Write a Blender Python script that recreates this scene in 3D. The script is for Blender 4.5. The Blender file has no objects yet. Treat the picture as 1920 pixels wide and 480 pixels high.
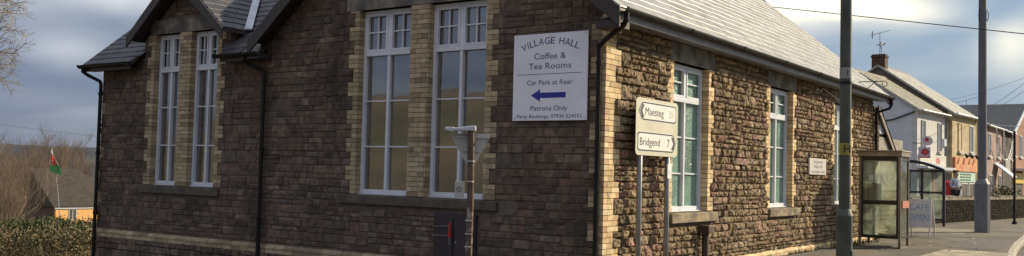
import bpy, math, random
import numpy as np
from mathutils import Vector, Matrix, noise as mnoise
R = math.radians
random.seed(7)
rng = np.random.default_rng(11)
sc = bpy.context.scene
COL = sc.collection
GZ = -1.45            # pavement level (eye level of the camera is z = 0)

# ------------------------------------------------------------------ camera
F_PX, YAW, PITCH, ROLL = 1773.05, 0.6075, 0.0477, -0.0252
EYE = Vector((6.178, -11.056, 0.0))
fw = Vector((-math.sin(YAW)*math.cos(PITCH), math.cos(YAW)*math.cos(PITCH), math.sin(PITCH)))
rt = Vector((math.cos(YAW), math.sin(YAW), 0)); up = rt.cross(fw)
cr, sr = math.cos(ROLL), math.sin(ROLL)
cx_ = cr*rt - sr*up; cy_ = sr*rt + cr*up
cam_d = bpy.data.cameras.new('camera'); cam = bpy.data.objects.new('camera', cam_d); COL.objects.link(cam)
cam.matrix_world = Matrix(((cx_.x, cy_.x, -fw.x, EYE.x), (cx_.y, cy_.y, -fw.y, EYE.y), (cx_.z, cy_.z, -fw.z, EYE.z), (0, 0, 0, 1)))
cam_d.sensor_width = 36; cam_d.lens = F_PX/1920*36; cam_d.clip_end = 12000; cam_d.clip_start = 0.05
sc.camera = cam
def ray(u, v):
    return fw + cx_*((u-960)/F_PX) - cy_*((v-240)/F_PX)
def at(u, v, depth):                      # a pixel of the 1920 x 480 photo at a given depth
    return EYE + ray(u, v)*depth
def hit(u, v, axis, val):
    d = ray(u, v); return EYE + d*((val-EYE[axis])/d[axis])

# ------------------------------------------------------------------ light
SUN_AZ, SUN_EL = R(33), R(26)             # azimuth from +Y towards +X
sdir = Vector((math.sin(SUN_AZ)*math.cos(SUN_EL), math.cos(SUN_AZ)*math.cos(SUN_EL), math.sin(SUN_EL)))
sun_d = bpy.data.lights.new('sun', 'SUN'); sun = bpy.data.objects.new('sun', sun_d); COL.objects.link(sun)
sun_d.energy = 5.0; sun_d.angle = R(0.6); sun_d.color = (1.0, 0.85, 0.60)
sun.rotation_euler = (-sdir).to_track_quat('-Z', 'Y').to_euler()
sc.view_settings.view_transform = 'Standard'; sc.view_settings.look = 'None'
sc.view_settings.exposure = 0.35; sc.view_settings.gamma = 1
W = bpy.data.worlds.new('World'); sc.world = W; W.use_nodes = True
nt = W.node_tree; N = nt.nodes; L = nt.links
N.clear()
def wn(t, **k):
    n = N.new(t)
    for a, b in k.items(): setattr(n, a, b)
    return n
out = wn('ShaderNodeOutputWorld'); bg = wn('ShaderNodeBackground'); bg.inputs[1].default_value = 0.1
L.new(bg.outputs[0], out.inputs[0])
sky = wn('ShaderNodeTexSky', sky_type='NISHITA', sun_disc=False, sun_elevation=SUN_EL, sun_rotation=SUN_AZ)
sky.air_density = 1.0; sky.dust_density = 1.5; sky.ozone_density = 1.5
tc = wn('ShaderNodeTexCoord')
def vmath(op, a, b=None, sc_=None):
    n = wn('ShaderNodeVectorMath', operation=op)
    for i, x in enumerate((a, b)):
        if x is None: continue
        if isinstance(x, (tuple, Vector)): n.inputs[i].default_value = tuple(x)
        else: L.new(x, n.inputs[i])
    return n
def fmath(op, a, b=None, clamp=False):
    n = wn('ShaderNodeMath', operation=op, use_clamp=clamp)
    for i, x in enumerate((a, b)):
        if x is None: continue
        if isinstance(x, (int, float)): n.inputs[i].default_value = x
        else: L.new(x, n.inputs[i])
    return n.outputs[0]
def mixc(fac, a, b):
    n = wn('ShaderNodeMix', data_type='RGBA')
    for i, x in ((0, fac), (6, a), (7, b)):
        if isinstance(x, (int, float)): n.inputs[i].default_value = x
        elif isinstance(x, tuple): n.inputs[i].default_value = (*x, 1)
        else: L.new(x, n.inputs[i])
    return n.outputs[2]
gen = tc.outputs['Generated']
# cloud deck: flattened noise over the sky directions
mp = vmath('MULTIPLY', gen, (1.0, 1.0, 3.6))
wz = wn('ShaderNodeTexNoise'); wz.inputs['Scale'].default_value = 2.3; wz.inputs['Detail'].default_value = 3
L.new(mp.outputs[0], wz.inputs['Vector'])
warp = vmath('MULTIPLY_ADD', wz.outputs['Color'], (0.45, 0.45, 0.45)); L.new(mp.outputs[0], warp.inputs[2])
n1 = wn('ShaderNodeTexNoise'); n1.inputs['Scale'].default_value = 3.4; n1.inputs['Detail'].default_value = 7; n1.inputs['Roughness'].default_value = 0.52
L.new(warp.outputs[0], n1.inputs['Vector'])
# brightness towards the sun side of the sky
dsun = vmath('DOT_PRODUCT', gen, (math.sin(SUN_AZ), math.cos(SUN_AZ), 0.25)).outputs['Value']
near = fmath('MULTIPLY', fmath('ADD', dsun, 0.1), 1.05, True)          # 0 away from the sun, 1 near it
dark = mixc(near, (1.30, 1.62, 2.50), (1.75, 2.75, 4.0))
lite = mixc(near, (2.7, 3.0, 3.6), (3.3, 3.9, 4.5))
mask = fmath('MULTIPLY', fmath('SUBTRACT', n1.outputs['Fac'], 0.50), 4.5, True)
cloud = mixc(mask, dark, lite)
# individual brighter cloud banks: (photo pixel, width, height, gain)
tot = None
for (u, v, wd, ht, g, colr) in ((1600, 10, .060, .016, .9, None), (1480, -10, .05, .03, 1.0, None), (1700, 22, .035, .010, .45, None), (1935, 80, .022, .022, .55, None),
                                (215, -4, .055, .014, .85, None), (130, 92, .040, .014, .62, None), (60, 20, .03, .012, .3, None), (60, 180, .10, .010, .14, None)):
    c = ray(u, v).normalized()
    d = vmath('SUBTRACT', gen, c)
    wv = vmath('MULTIPLY_ADD', n1.outputs['Color'], (0.09, 0.09, 0.045)); L.new(d.outputs[0], wv.inputs[2])
    d2 = vmath('SUBTRACT', wv.outputs[0], (0.045, 0.045, 0.0225))
    d3 = vmath('MULTIPLY', d2.outputs[0], (1/wd, 1/wd, 1/ht))
    ln = vmath('LENGTH', d3.outputs[0]).outputs['Value']
    e = fmath('MULTIPLY', fmath('EXPONENT', fmath('MULTIPLY', fmath('MULTIPLY', ln, ln), -0.7)), g)
    tot = e if tot is None else fmath('ADD', tot, e)
cloud2 = mixc(fmath('MINIMUM', tot, 1.0), cloud, mixc(near, (5.5, 5.8, 6.4), (12.0, 11.0, 8.6)))
final = mixc(0.88, sky.outputs[0], cloud2)
# blue-white sky overhead, out of view, brightened to add ambient light
sep = wn('ShaderNodeSeparateXYZ'); L.new(gen, sep.inputs[0])
hi = fmath('MULTIPLY', fmath('SUBTRACT', sep.outputs['Z'], 0.30), 2.2, True)
final2 = mixc(fmath('MULTIPLY', hi, 0.8), final, (6.8, 7.0, 7.7))
L.new(final2, bg.inputs[0])

# ------------------------------------------------------------------ materials
MATS = {}
def mat(name, base, rough=0.8, nscale=6, namt=0.25, bump=0.0, bscale=None, metal=0.0, attr=False, spec=0.5, col2=None, c2scale=2.0, c2lo=.45, c2hi=.6, stretch=None, ior=None, detail=6):
    if name in MATS: return MATS[name]
    m = bpy.data.materials.new(name); m.use_nodes = True
    t = m.node_tree; nn = t.nodes; ll = t.links
    b = nn['Principled BSDF']
    b.inputs['Roughness'].default_value = rough; b.inputs['Metallic'].default_value = metal
    b.inputs['Specular IOR Level'].default_value = spec
    if ior: b.inputs['IOR'].default_value = ior
    tcn = nn.new('ShaderNodeTexCoord'); vec = tcn.outputs['Object']
    if stretch:
        mpn = nn.new('ShaderNodeMapping'); mpn.inputs['Scale'].default_value = stretch; ll.new(vec, mpn.inputs[0]); vec = mpn.outputs[0]
    no = nn.new('ShaderNodeTexNoise'); no.inputs['Scale'].default_value = nscale; no.inputs['Detail'].default_value = detail; ll.new(vec, no.inputs['Vector'])
    if attr:
        a = nn.new('ShaderNodeAttribute'); a.attribute_name = 'tone'; colsock = a.outputs['Color']
    else:
        rgb = nn.new('ShaderNodeRGB'); rgb.outputs[0].default_value = (*base, 1); colsock = rgb.outputs[0]
    if col2:
        n2 = nn.new('ShaderNodeTexNoise'); n2.inputs['Scale'].default_value = c2scale; n2.inputs['Detail'].default_value = 5; ll.new(vec, n2.inputs['Vector'])
        mr = nn.new('ShaderNodeMapRange'); mr.inputs['From Min'].default_value = c2lo; mr.inputs['From Max'].default_value = c2hi; ll.new(n2.outputs['Fac'], mr.inputs['Value'])
        mx = nn.new('ShaderNodeMix'); mx.data_type = 'RGBA'; ll.new(mr.outputs[0], mx.inputs[0]); ll.new(colsock, mx.inputs[6]); mx.inputs[7].default_value = (*col2, 1); colsock = mx.outputs[2]
    mr = nn.new('ShaderNodeMapRange'); mr.inputs['From Min'].default_value = .3; mr.inputs['From Max'].default_value = .7
    mr.inputs['To Min'].default_value = 1-namt; mr.inputs['To Max'].default_value = 1+namt; ll.new(no.outputs['Fac'], mr.inputs['Value'])
    vm = nn.new('ShaderNodeVectorMath'); vm.operation = 'SCALE'; ll.new(colsock, vm.inputs[0]); ll.new(mr.outputs[0], vm.inputs['Scale'])
    ll.new(vm.outputs[0], b.inputs['Base Color'])
    if bump:
        nb = nn.new('ShaderNodeTexNoise'); nb.inputs['Scale'].default_value = bscale or nscale*4; nb.inputs['Detail'].default_value = 5; ll.new(vec, nb.inputs['Vector'])
        bp = nn.new('ShaderNodeBump'); bp.inputs['Strength'].default_value = 1; bp.inputs['Distance'].default_value = bump; ll.new(nb.outputs['Fac'], bp.inputs['Height']); ll.new(bp.outputs[0], b.inputs['Normal'])
    MATS[name] = m; return m
def glassmat(name, tint=(.85, .9, .88), dirt=.12, dirtcol=(.6, .62, .58)):
    if name in MATS: return MATS[name]
    m = bpy.data.materials.new(name); m.use_nodes = True
    t = m.node_tree; nn = t.nodes; ll = t.links; nn.clear()
    o = nn.new('ShaderNodeOutputMaterial'); tr = nn.new('ShaderNodeBsdfTransparent'); tr.inputs[0].default_value = (*tint, 1)
    gl = nn.new('ShaderNodeBsdfGlossy'); gl.inputs['Roughness'].default_value = .03
    df0 = nn.new('ShaderNodeBsdfDiffuse'); df0.inputs[0].default_value = (*dirtcol, 1); tl = nn.new('ShaderNodeBsdfTranslucent'); tl.inputs[0].default_value = (*dirtcol, 1)
    df = nn.new('ShaderNodeMixShader'); df.inputs[0].default_value = .55; ll.new(df0.outputs[0], df.inputs[1]); ll.new(tl.outputs[0], df.inputs[2])
    fr = nn.new('ShaderNodeFresnel'); fr.inputs[0].default_value = 1.5
    no = nn.new('ShaderNodeTexNoise'); no.inputs['Scale'].default_value = 3.5; no.inputs['Detail'].default_value = 6
    mr = nn.new('ShaderNodeMapRange'); mr.inputs['From Min'].default_value = .35; mr.inputs['From Max'].default_value = .7; mr.inputs['To Min'].default_value = dirt*.3; mr.inputs['To Max'].default_value = dirt*2.2
    tcn = nn.new('ShaderNodeTexCoord'); ll.new(tcn.outputs['Object'], no.inputs['Vector']); ll.new(no.outputs['Fac'], mr.inputs['Value'])
    m1 = nn.new('ShaderNodeMixShader'); ll.new(mr.outputs[0], m1.inputs[0]); ll.new(tr.outputs[0], m1.inputs[1]); ll.new(df.outputs[0], m1.inputs[2])
    m2 = nn.new('ShaderNodeMixShader'); ll.new(fr.outputs[0], m2.inputs[0]); ll.new(m1.outputs[0], m2.inputs[1]); ll.new(gl.outputs[0], m2.inputs[2])
    ll.new(m2.outputs[0], o.inputs[0]); MATS[name] = m; return m

M = {}
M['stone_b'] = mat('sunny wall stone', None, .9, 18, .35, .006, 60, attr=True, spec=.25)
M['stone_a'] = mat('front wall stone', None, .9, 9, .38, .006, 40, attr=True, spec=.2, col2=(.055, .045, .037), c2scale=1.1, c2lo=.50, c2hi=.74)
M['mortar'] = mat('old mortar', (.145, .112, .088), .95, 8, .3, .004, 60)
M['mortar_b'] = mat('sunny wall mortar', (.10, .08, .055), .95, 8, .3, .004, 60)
M['brick'] = mat('buff brick', None, .8, 14, .16, .002, 90, attr=True, spec=.3, col2=(.16, .13, .09), c2scale=5, c2lo=.60, c2hi=.78)
M['lintel'] = mat('dressed lintel stone', (.215, .195, .16), .85, 5, .3, .003, 50, col2=(.11, .10, .09), c2scale=3)
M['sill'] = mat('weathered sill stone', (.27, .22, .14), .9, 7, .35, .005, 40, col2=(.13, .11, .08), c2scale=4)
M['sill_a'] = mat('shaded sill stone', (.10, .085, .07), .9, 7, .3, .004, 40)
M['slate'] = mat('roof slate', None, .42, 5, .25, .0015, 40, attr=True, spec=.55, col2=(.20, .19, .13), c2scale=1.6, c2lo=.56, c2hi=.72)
M['slate_dark'] = mat('dark roof slate', None, .5, 5, .22, .0015, 40, attr=True, spec=.3)  # dark slate; carries painted shade on the hall's front slopes
M['lead'] = mat('lead flashing', (.42, .45, .50), .45, 6, .2, .002, 20, metal=.3)
M['black'] = mat('black painted plastic', (.015, .012, .011), .5, 6, .3, spec=.25)
M['brownpaint'] = mat('dark brown painted board', (.045, .034, .030), .45, 8, .25, .001, 30)
M['fascia'] = mat('grey fascia board', (.20, .20, .21), .5, 8, .2)
M['upvc'] = mat('white window frame', (.66, .69, .74), .4, 3, .10, spec=.5)
M['board'] = mat('white sign board', (.82, .83, .90), .4, 2.2, .07)
M['ink'] = mat('navy lettering', (.03, .04, .20), .5, 3, .1)
M['blackink'] = mat('black lettering', (.015, .015, .02), .5, 3, .1)
M['asphalt'] = mat('pavement asphalt', (.150, .130, .100), .93, 1.3, .22, .008, 90, col2=(.105, .093, .076), c2scale=.6, c2lo=.48, c2hi=.56, spec=.3)
M['road'] = mat('road asphalt', (.075, .07, .066), .9, 1.0, .2, .01, 80, col2=(.11, .10, .09), c2scale=.5)
M['kerb'] = mat('kerb concrete', (.36, .33, .27), .9, 5, .25, .003, 60)
M['grass'] = mat('winter grass', (.070, .066, .032), .95, .02, .5, .02, 3, col2=(.125, .095, .055), c2scale=.012, c2lo=.42, c2hi=.56)
M['white'] = mat('white render', (.66, .66, .66), .85, 2, .1, .003, 40)
M['greypost'] = mat('galvanised post', (.30, .31, .33), .5, 8, .2, metal=.35)
M['bark'] = mat('bare bark', (.27, .24, .17), .9, 12, .35)
M['twig'] = mat('thin twigs', (.165, .122, .09), .9, 3, .3)

# ------------------------------------------------------------------ mesh helpers
class MB:
    def __init__(s): s.v = []; s.f = []; s.m = []; s.c = []
    def add(s, vs, fs, mi=0, col=None):
        o = len(s.v); s.v.extend([tuple(x) for x in vs])
        for f in fs: s.f.append(tuple(o+i for i in f)); s.m.append(mi); s.c.append(col)
    def quad(s, a, b, c, d, mi=0, col=None): s.add([a, b, c, d], [(0, 1, 2, 3)], mi, col)
    def hexa(s, p, mi=0, col=None):       # 8 points: bottom 0-3 ccw, top 4-7
        s.add(p, [(3, 2, 1, 0), (4, 5, 6, 7), (0, 1, 5, 4), (1, 2, 6, 5), (2, 3, 7, 6), (3, 0, 4, 7)], mi, col)
    def box(s, x0, x1, y0, y1, z0, z1, mi=0, col=None, fr=None):
        if x0 > x1: x0, x1 = x1, x0
        if y0 > y1: y0, y1 = y1, y0
        p = [(x0, y0, z0), (x1, y0, z0), (x1, y1, z0), (x0, y1, z0), (x0, y0, z1), (x1, y0, z1), (x1, y1, z1), (x0, y1, z1)]
        if fr: p = [fr(*q) for q in p]
        s.hexa(p, mi, col)
    def tube(s, pts, rad, n=8, mi=0, col=None, caps=True):
        pts = [Vector(p) for p in pts]; k = len(pts)
        if not isinstance(rad, (list, tuple)): rad = [rad]*k
        o = len(s.v); prev = None
        for i, p in enumerate(pts):
            if i == 0: d = pts[1]-p
            elif i == k-1: d = p-pts[i-1]
            else: d = (pts[i+1]-p).normalized()+(p-pts[i-1]).normalized()
            if d.length < 1e-9: d = Vector((0, 0, 1))
            d.normalize()
            if prev is None:
                a = Vector((0, 0, 1)) if abs(d.z) < .9 else Vector((1, 0, 0)); x = d.cross(a).normalized()
            else: x = (prev - d*prev.dot(d)).normalized()
            prev = x; y = d.cross(x)
            for j in range(n):
                t = 2*math.pi*j/n; s.v.append(tuple(p+(x*math.cos(t)+y*math.sin(t))*rad[i]))
        for i in range(k-1):
            for j in range(n):
                a = o+i*n+j; b = o+i*n+(j+1) % n; s.f.append((a, b, b+n, a+n)); s.m.append(mi); s.c.append(col)
        if caps:
            s.f.append(tuple(o+j for j in range(n))[::-1]); s.m.append(mi); s.c.append(col)
            s.f.append(tuple(o+(k-1)*n+j for j in range(n))); s.m.append(mi); s.c.append(col)
    def prism(s, poly, fn, d0, d1, mi=0, col=None):   # poly of 2D points, fn(a,b,d)->3D
        n = len(poly); vs = [fn(a, b, d0) for a, b in poly]+[fn(a, b, d1) for a, b in poly]
        fs = [tuple(range(n))[::-1], tuple(range(n, 2*n))]+[(i, (i+1) % n, (i+1) % n+n, i+n) for i in range(n)]
        s.add(vs, fs, mi, col)
    def build(s, name, mats, parent=None, smooth=False, bevel=0):
        me = bpy.data.meshes.new(name); me.from_pydata(s.v, [], s.f); 
        if not isinstance(mats, (list, tuple)): mats = [mats]
        for m in mats: me.materials.append(m)
        if len(mats) > 1: me.polygons.foreach_set('material_index', s.m)
        if any(c is not None for c in s.c):
            ca = me.color_attributes.new('tone', 'FLOAT_COLOR', 'CORNER')
            buf = []
            for f, c in zip(s.f, s.c):
                c = c or (.5, .5, .5); buf.extend([c[0], c[1], c[2], 1.0]*len(f))
            ca.data.foreach_set('color', buf)
        if smooth: me.polygons.foreach_set('use_smooth', [True]*len(me.polygons))
        me.update()
        ob = bpy.data.objects.new(name, me); COL.objects.link(ob)
        if bevel:
            bv = ob.modifiers.new('bevel', 'BEVEL'); bv.width = bevel; bv.segments = 2; bv.limit_method = 'ANGLE'
        if parent: ob.parent = parent
        return ob
def tag(o, label=None, cat=None, group=None, kind=None):
    if label: o['label'] = label
    if cat: o['category'] = cat
    if group: o['group'] = group
    if kind: o['kind'] = kind
    return o
def empty(name, label, cat, group=None, loc=(0, 0, 0)):
    o = bpy.data.objects.new(name, None); COL.objects.link(o); o.location = loc; o.empty_display_size = .2
    return tag(o, label, cat, group)
def place(ob, root):                       # parent a mesh authored in world space under a moved empty
    ob.parent = root; ob.location = -root.location; return ob
def struct(name, ob, kind='structure'): ob.name = name; ob['kind'] = kind; return ob
def lettering(txt, height, fn, name, material, parent, width=None, align='CENTER', depth=.0015, mirror=False):
    """text laid on a frame fn(a, b, d): a to the right, b up, d out"""
    cu = bpy.data.curves.new('t', 'FONT'); cu.body = txt; cu.size = 1; cu.align_x = align; cu.align_y = 'CENTER'; cu.resolution_u = 3
    to = bpy.data.objects.new('t', cu); COL.objects.link(to)
    dg = bpy.context.evaluated_depsgraph_get(); me = bpy.data.meshes.new_from_object(to.evaluated_get(dg))
    co = [v.co.copy() for v in me.vertices]; xs = [c.x for c in co]; ys = [c.y for c in co]
    k = height/max(1e-6, .72); kx = k if width is None else width/(max(xs)-min(xs))
    cxm = (max(xs)+min(xs))/2 if align == 'CENTER' else min(xs)
    for v, c in zip(me.vertices, co):
        a = (c.x-cxm)*kx*(-1 if mirror else 1); v.co = fn(a, c.y*k, depth)
    me.name = name; me.materials.clear(); me.materials.append(material)
    bpy.data.objects.remove(to); bpy.data.curves.remove(cu)
    ob = bpy.data.objects.new(name, me); COL.objects.link(ob); ob.parent = parent
    return ob

FA = lambda s, z, d: (s, -d, z)            # hall front wall: s along +X, d outwards (-Y)
FB = lambda s, z, d: (d, s, z)             # hall side wall: s along +Y, d outwards (+X)

# ------------------------------------------------------------------ terrain
def ss(a, b, x):
    t = min(1, max(0, (x-a)/(b-a))); return t*t*(3-2*t)
def terr(x, y):
    z = -1.62
    z -= .85*ss(.8, 11, -x) + 1.9*ss(12.6, 24, -x) + 4.1*ss(24, 75, -x) + 60*ss(140, 900, -x)      # the valley to the west
    d = math.hypot(x-100, y)
    z += 60*ss(1500, 3600, -x)*(0.8+.35*mnoise.noise(Vector((x*.0007, y*.0007, 0))))
    z += 44*ss(45, 330, -y)*(1+.25*mnoise.noise(Vector((x*.006, y*.006, 3)))) + 25*ss(330, 1500, -y)
    z += 60*ss(300, 2500, x)+30*ss(900, 3000, y)
    return z
ax = sorted(set([-6000, -5000, -4200, -3600, -3000, -2500, -2100, -1800, -1500, -1200, -1000, -800, -600, -450, -350, -280, -220, -180, -150, -130, -115, -100, -90, -80, -70, -60, -52, -45, -38, -32, -28, -25, -22, -20, -18, -16, -14, -12.6, -11, -8, -4, 0, 4, 8, 15, 25, 40, 60, 90, 130, 200, 300, 450, 700, 1000, 1500, 2200, 3200, 4500, 6000]))
ay = sorted(set([-v for v in ax if v < -3 and v > -6001]+[v for v in ax if v < -12]+list(range(-12, 60, 8))))
g = MB()
for y in ay:
    for x in ax: g.v.append((x, y, terr(x, y)))
nx = len(ax)
for j in range(len(ay)-1):
    for i in range(nx-1):
        a = j*nx+i; g.f.append((a, a+1, a+nx+1, a+nx)); g.m.append(0); g.c.append(None)
struct('ground', g.build('ground', M['grass'], smooth=True))

KERB = [(5.0, -40), (4.75, -12), (4.35, 2), (4.0, 7), (3.62, 9.6), (3.45, 10.8), (3.2, 13), (2.95, 16), (2.62, 21), (2.45, 27), (2.4, 34), (2.7, 60), (3.3, 110)]
# pavement slab, kerb stones, road
p = MB()
poly = KERB + [(-3.5, 110), (-3.5, 60), (-2.4, 40), (-2.4, 17.0), (0.02, 17.0), (0.02, -.35), (-.6, -.6), (-.6, -40)]
p.prism(poly, lambda a, b, d: (a, b, d), -1.7, GZ)
struct('pavement', p.build('pavement', M['asphalt']))
def offset(path, d):
    o = []
    for i, (x, y) in enumerate(path):
        a = path[max(0, i-1)]; b = path[min(len(path)-1, i+1)]; t = Vector((b[0]-a[0], b[1]-a[1])).normalized(); o.append((x+t.y*d, y-t.x*d))
    return o
def resample(path, step):
    o = []
    for (a, b) in zip(path[:-1], path[1:]):
        n = max(1, int(math.hypot(b[0]-a[0], b[1]-a[1])/step))
        for i in range(n): o.append((a[0]+(b[0]-a[0])*i/n, a[1]+(b[1]-a[1])*i/n))
    o.append(path[-1]); return o
kp = resample(KERB, .915); ko = offset(kp, .14); k = MB()
for i in range(len(kp)-1):
    if kp[i][1] > 60: continue
    a, b, c, d = kp[i], ko[i], ko[i+1], kp[i+1]
    gp = .006; top = GZ+.006+random.uniform(-.002, .002)
    lerp = lambda p, q, t: (p[0]+(q[0]-p[0])*t, p[1]+(q[1]-p[1])*t)
    a2, d2 = lerp(a, d, gp), lerp(a, d, 1-gp); b2, c2 = lerp(b, c, gp), lerp(b, c, 1-gp)
    e2, f2 = lerp(a2, b2, .85), lerp(d2, c2, .85)
    k.hexa([(*a2, -1.7), (*e2, -1.7), (*f2, -1.7), (*d2, -1.7), (*a2, top), (*e2, top), (*f2, top), (*d2, top)])
    k.hexa([(*e2, -1.7), (*b2, -1.7), (*c2, -1.7), (*f2, -1.7), (*e2, top), (*b2, top-.03), (*c2, top-.03), (*f2, top)])
struct('kerb', k.build('kerb', M['kerb']))
r = MB(); ro = offset(KERB, .1); rf = offset(KERB, 7.6)
for i in range(len(KERB)-1): r.quad((*ro[i], -1.575), (*rf[i], -1.575), (*rf[i+1], -1.575), (*ro[i+1], -1.575))
struct('road', r.build('road', M['road']))
r = MB(); w0 = offset(KERB, 3.8); w1 = offset(KERB, 3.9)
for i in range(1, len(KERB)-1):
    for tt in (0.1, .6):
        l = lambda P, t: (P[i][0]+(P[i+1][0]-P[i][0])*t, P[i][1]+(P[i+1][1]-P[i][1])*t)
        r.quad((*l(w0, tt), -1.571), (*l(w1, tt), -1.571), (*l(w1, tt+.2), -1.571), (*l(w0, tt+.2), -1.571))
struct('road_marking', r.build('road_marking', mat('white road paint', (.7, .7, .66), .7, 10, .3)))
y_ = MB()
for i in range(14):
    xa, xb = -.6-i*.8, -1.4-i*.8; za, zb = terr(xa, -4)+.012, terr(xb, -4)+.012
    y_.quad((xb, -9, zb), (xa, -9, za), (xa, -.06, za), (xb, -.06, zb))
struct('yard', y_.build('yard', M['asphalt']))
# repair patches and a darker strip along the hall
for i, pl in enumerate([[(.08, 6), (.5, 6), (.55, 10.8), (.08, 10.8)], [(1.9, 12.6), (3.05, 12.9), (2.8, 17.5), (1.8, 17.0)], [(-.5, 19.5), (1.2, 19.2), (1.1, 22.5), (-.6, 22.6)], [(2.0, 22.5), (2.5, 22.5), (2.2, 33), (1.7, 33)]]):
    p = MB(); p.prism(pl, lambda a, b, d: (a, b, d), GZ-.02, GZ+.004)
    struct('pavement_patch', p.build('pavement_patch', mat('patch tarmac %d' % i, [(.11, .098, .08), (.10, .09, .078), (.20, .175, .125), (.11, .10, .085)][i], .93, 6, .3, .006, 90)))
t = MB()
for i in range(17):                        # corduroy slabs at the dropped kerb
    xa = 2.12+i*.078
    t.box(xa, xa+.034, 9.2, 11.75, GZ, GZ+.009)
t.box(2.08, 3.45, 9.1, 11.85, GZ-.02, GZ+.004)
for yy in (9.6, 10.0, 10.4, 10.8, 11.2, 11.6): pass
struct('tactile_paving', t.build('tactile_paving', mat('buff tactile slab', (.36, .32, .23), .9, 6, .3, .003, 50, col2=(.2, .18, .14), c2scale=3)))

# ------------------------------------------------------------------ the hall
hall = empty('village_hall', 'large brown stone village hall with buff brick trim, tall white windows and slate roofs', 'building')
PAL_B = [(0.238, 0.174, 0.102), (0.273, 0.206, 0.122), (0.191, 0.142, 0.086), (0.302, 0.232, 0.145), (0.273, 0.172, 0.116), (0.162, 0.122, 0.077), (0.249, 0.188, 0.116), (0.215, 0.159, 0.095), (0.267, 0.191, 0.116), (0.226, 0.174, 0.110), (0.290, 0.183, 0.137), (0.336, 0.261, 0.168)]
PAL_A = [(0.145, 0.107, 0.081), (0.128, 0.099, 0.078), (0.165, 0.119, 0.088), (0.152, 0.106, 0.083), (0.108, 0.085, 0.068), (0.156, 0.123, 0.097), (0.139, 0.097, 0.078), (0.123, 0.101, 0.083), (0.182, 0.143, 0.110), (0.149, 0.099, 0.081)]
def stone(mb, fr, s0, s1, z0, z1, style, pal):
    g = .006 if style == 'A' else .0085
    s0 += g; s1 -= g; z0 += g; z1 -= g
    w, h = s1-s0, z1-z0
    if w < .03 or h < .025: return
    col = list(random.choice(pal)); f = random.uniform(.78, 1.2); col = tuple(c*f for c in col)
    if style == 'A':
        cell, rel = .07, random.uniform(.008, .022)
    else:
        cell, rel = .034, random.uniform(.03, .055)
    nxs = max(2, round(w/cell))+2; nzs = max(2, round(h/cell))+2
    S = np.concatenate([[0], np.linspace(.012, w-.012, nxs-1), [w]]); Z = np.concatenate([[0], np.linspace(.010, h-.010, nzs-1), [h]])
    ns, nz = len(S), len(Z)
    D = np.zeros((nz, ns)); ts = rng.normal(0, .10 if style == 'B' else .015); tz = rng.normal(0, .10 if style == 'B' else .015)
    SS, ZZ = np.meshgrid(S, Z)
    if style == 'B':
        cxx, czz = w*rng.uniform(.3, .7), h*rng.uniform(.35, .65)
        D = rel*(1-.28*((SS-cxx)/(w*.6))**2-.30*((ZZ-czz)/(h*.6))**2) + ts*(SS-w/2)*1.1 + tz*1.6*(ZZ-h/2) + rng.normal(0, .0078, SS.shape)
        D = np.clip(D, .006, .075)
        js = rng.normal(0, .005, SS.shape); jz = rng.normal(0, .004, SS.shape)
    else:
        D = rel + ts*(SS-w/2)+tz*(ZZ-h/2)+rng.normal(0, .0016, SS.shape); D = np.clip(D, .004, .03)
        js = rng.normal(0, .002, SS.shape); jz = rng.normal(0, .002, SS.shape)
    D[0, :] = D[-1, :] = 0; D[:, 0] = D[:, -1] = 0; 
    SS = SS+js; ZZ = ZZ+jz
    vs = [fr(s0+a, z0+b, c) for a, b, c in zip(SS.ravel(), ZZ.ravel(), D.ravel())]
    fs = [(j*ns+i, j*ns+i+1, (j+1)*ns+i+1, (j+1)*ns+i) for j in range(nz-1) for i in range(ns-1)]
    mb.add(vs, fs, 0, col)
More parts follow.
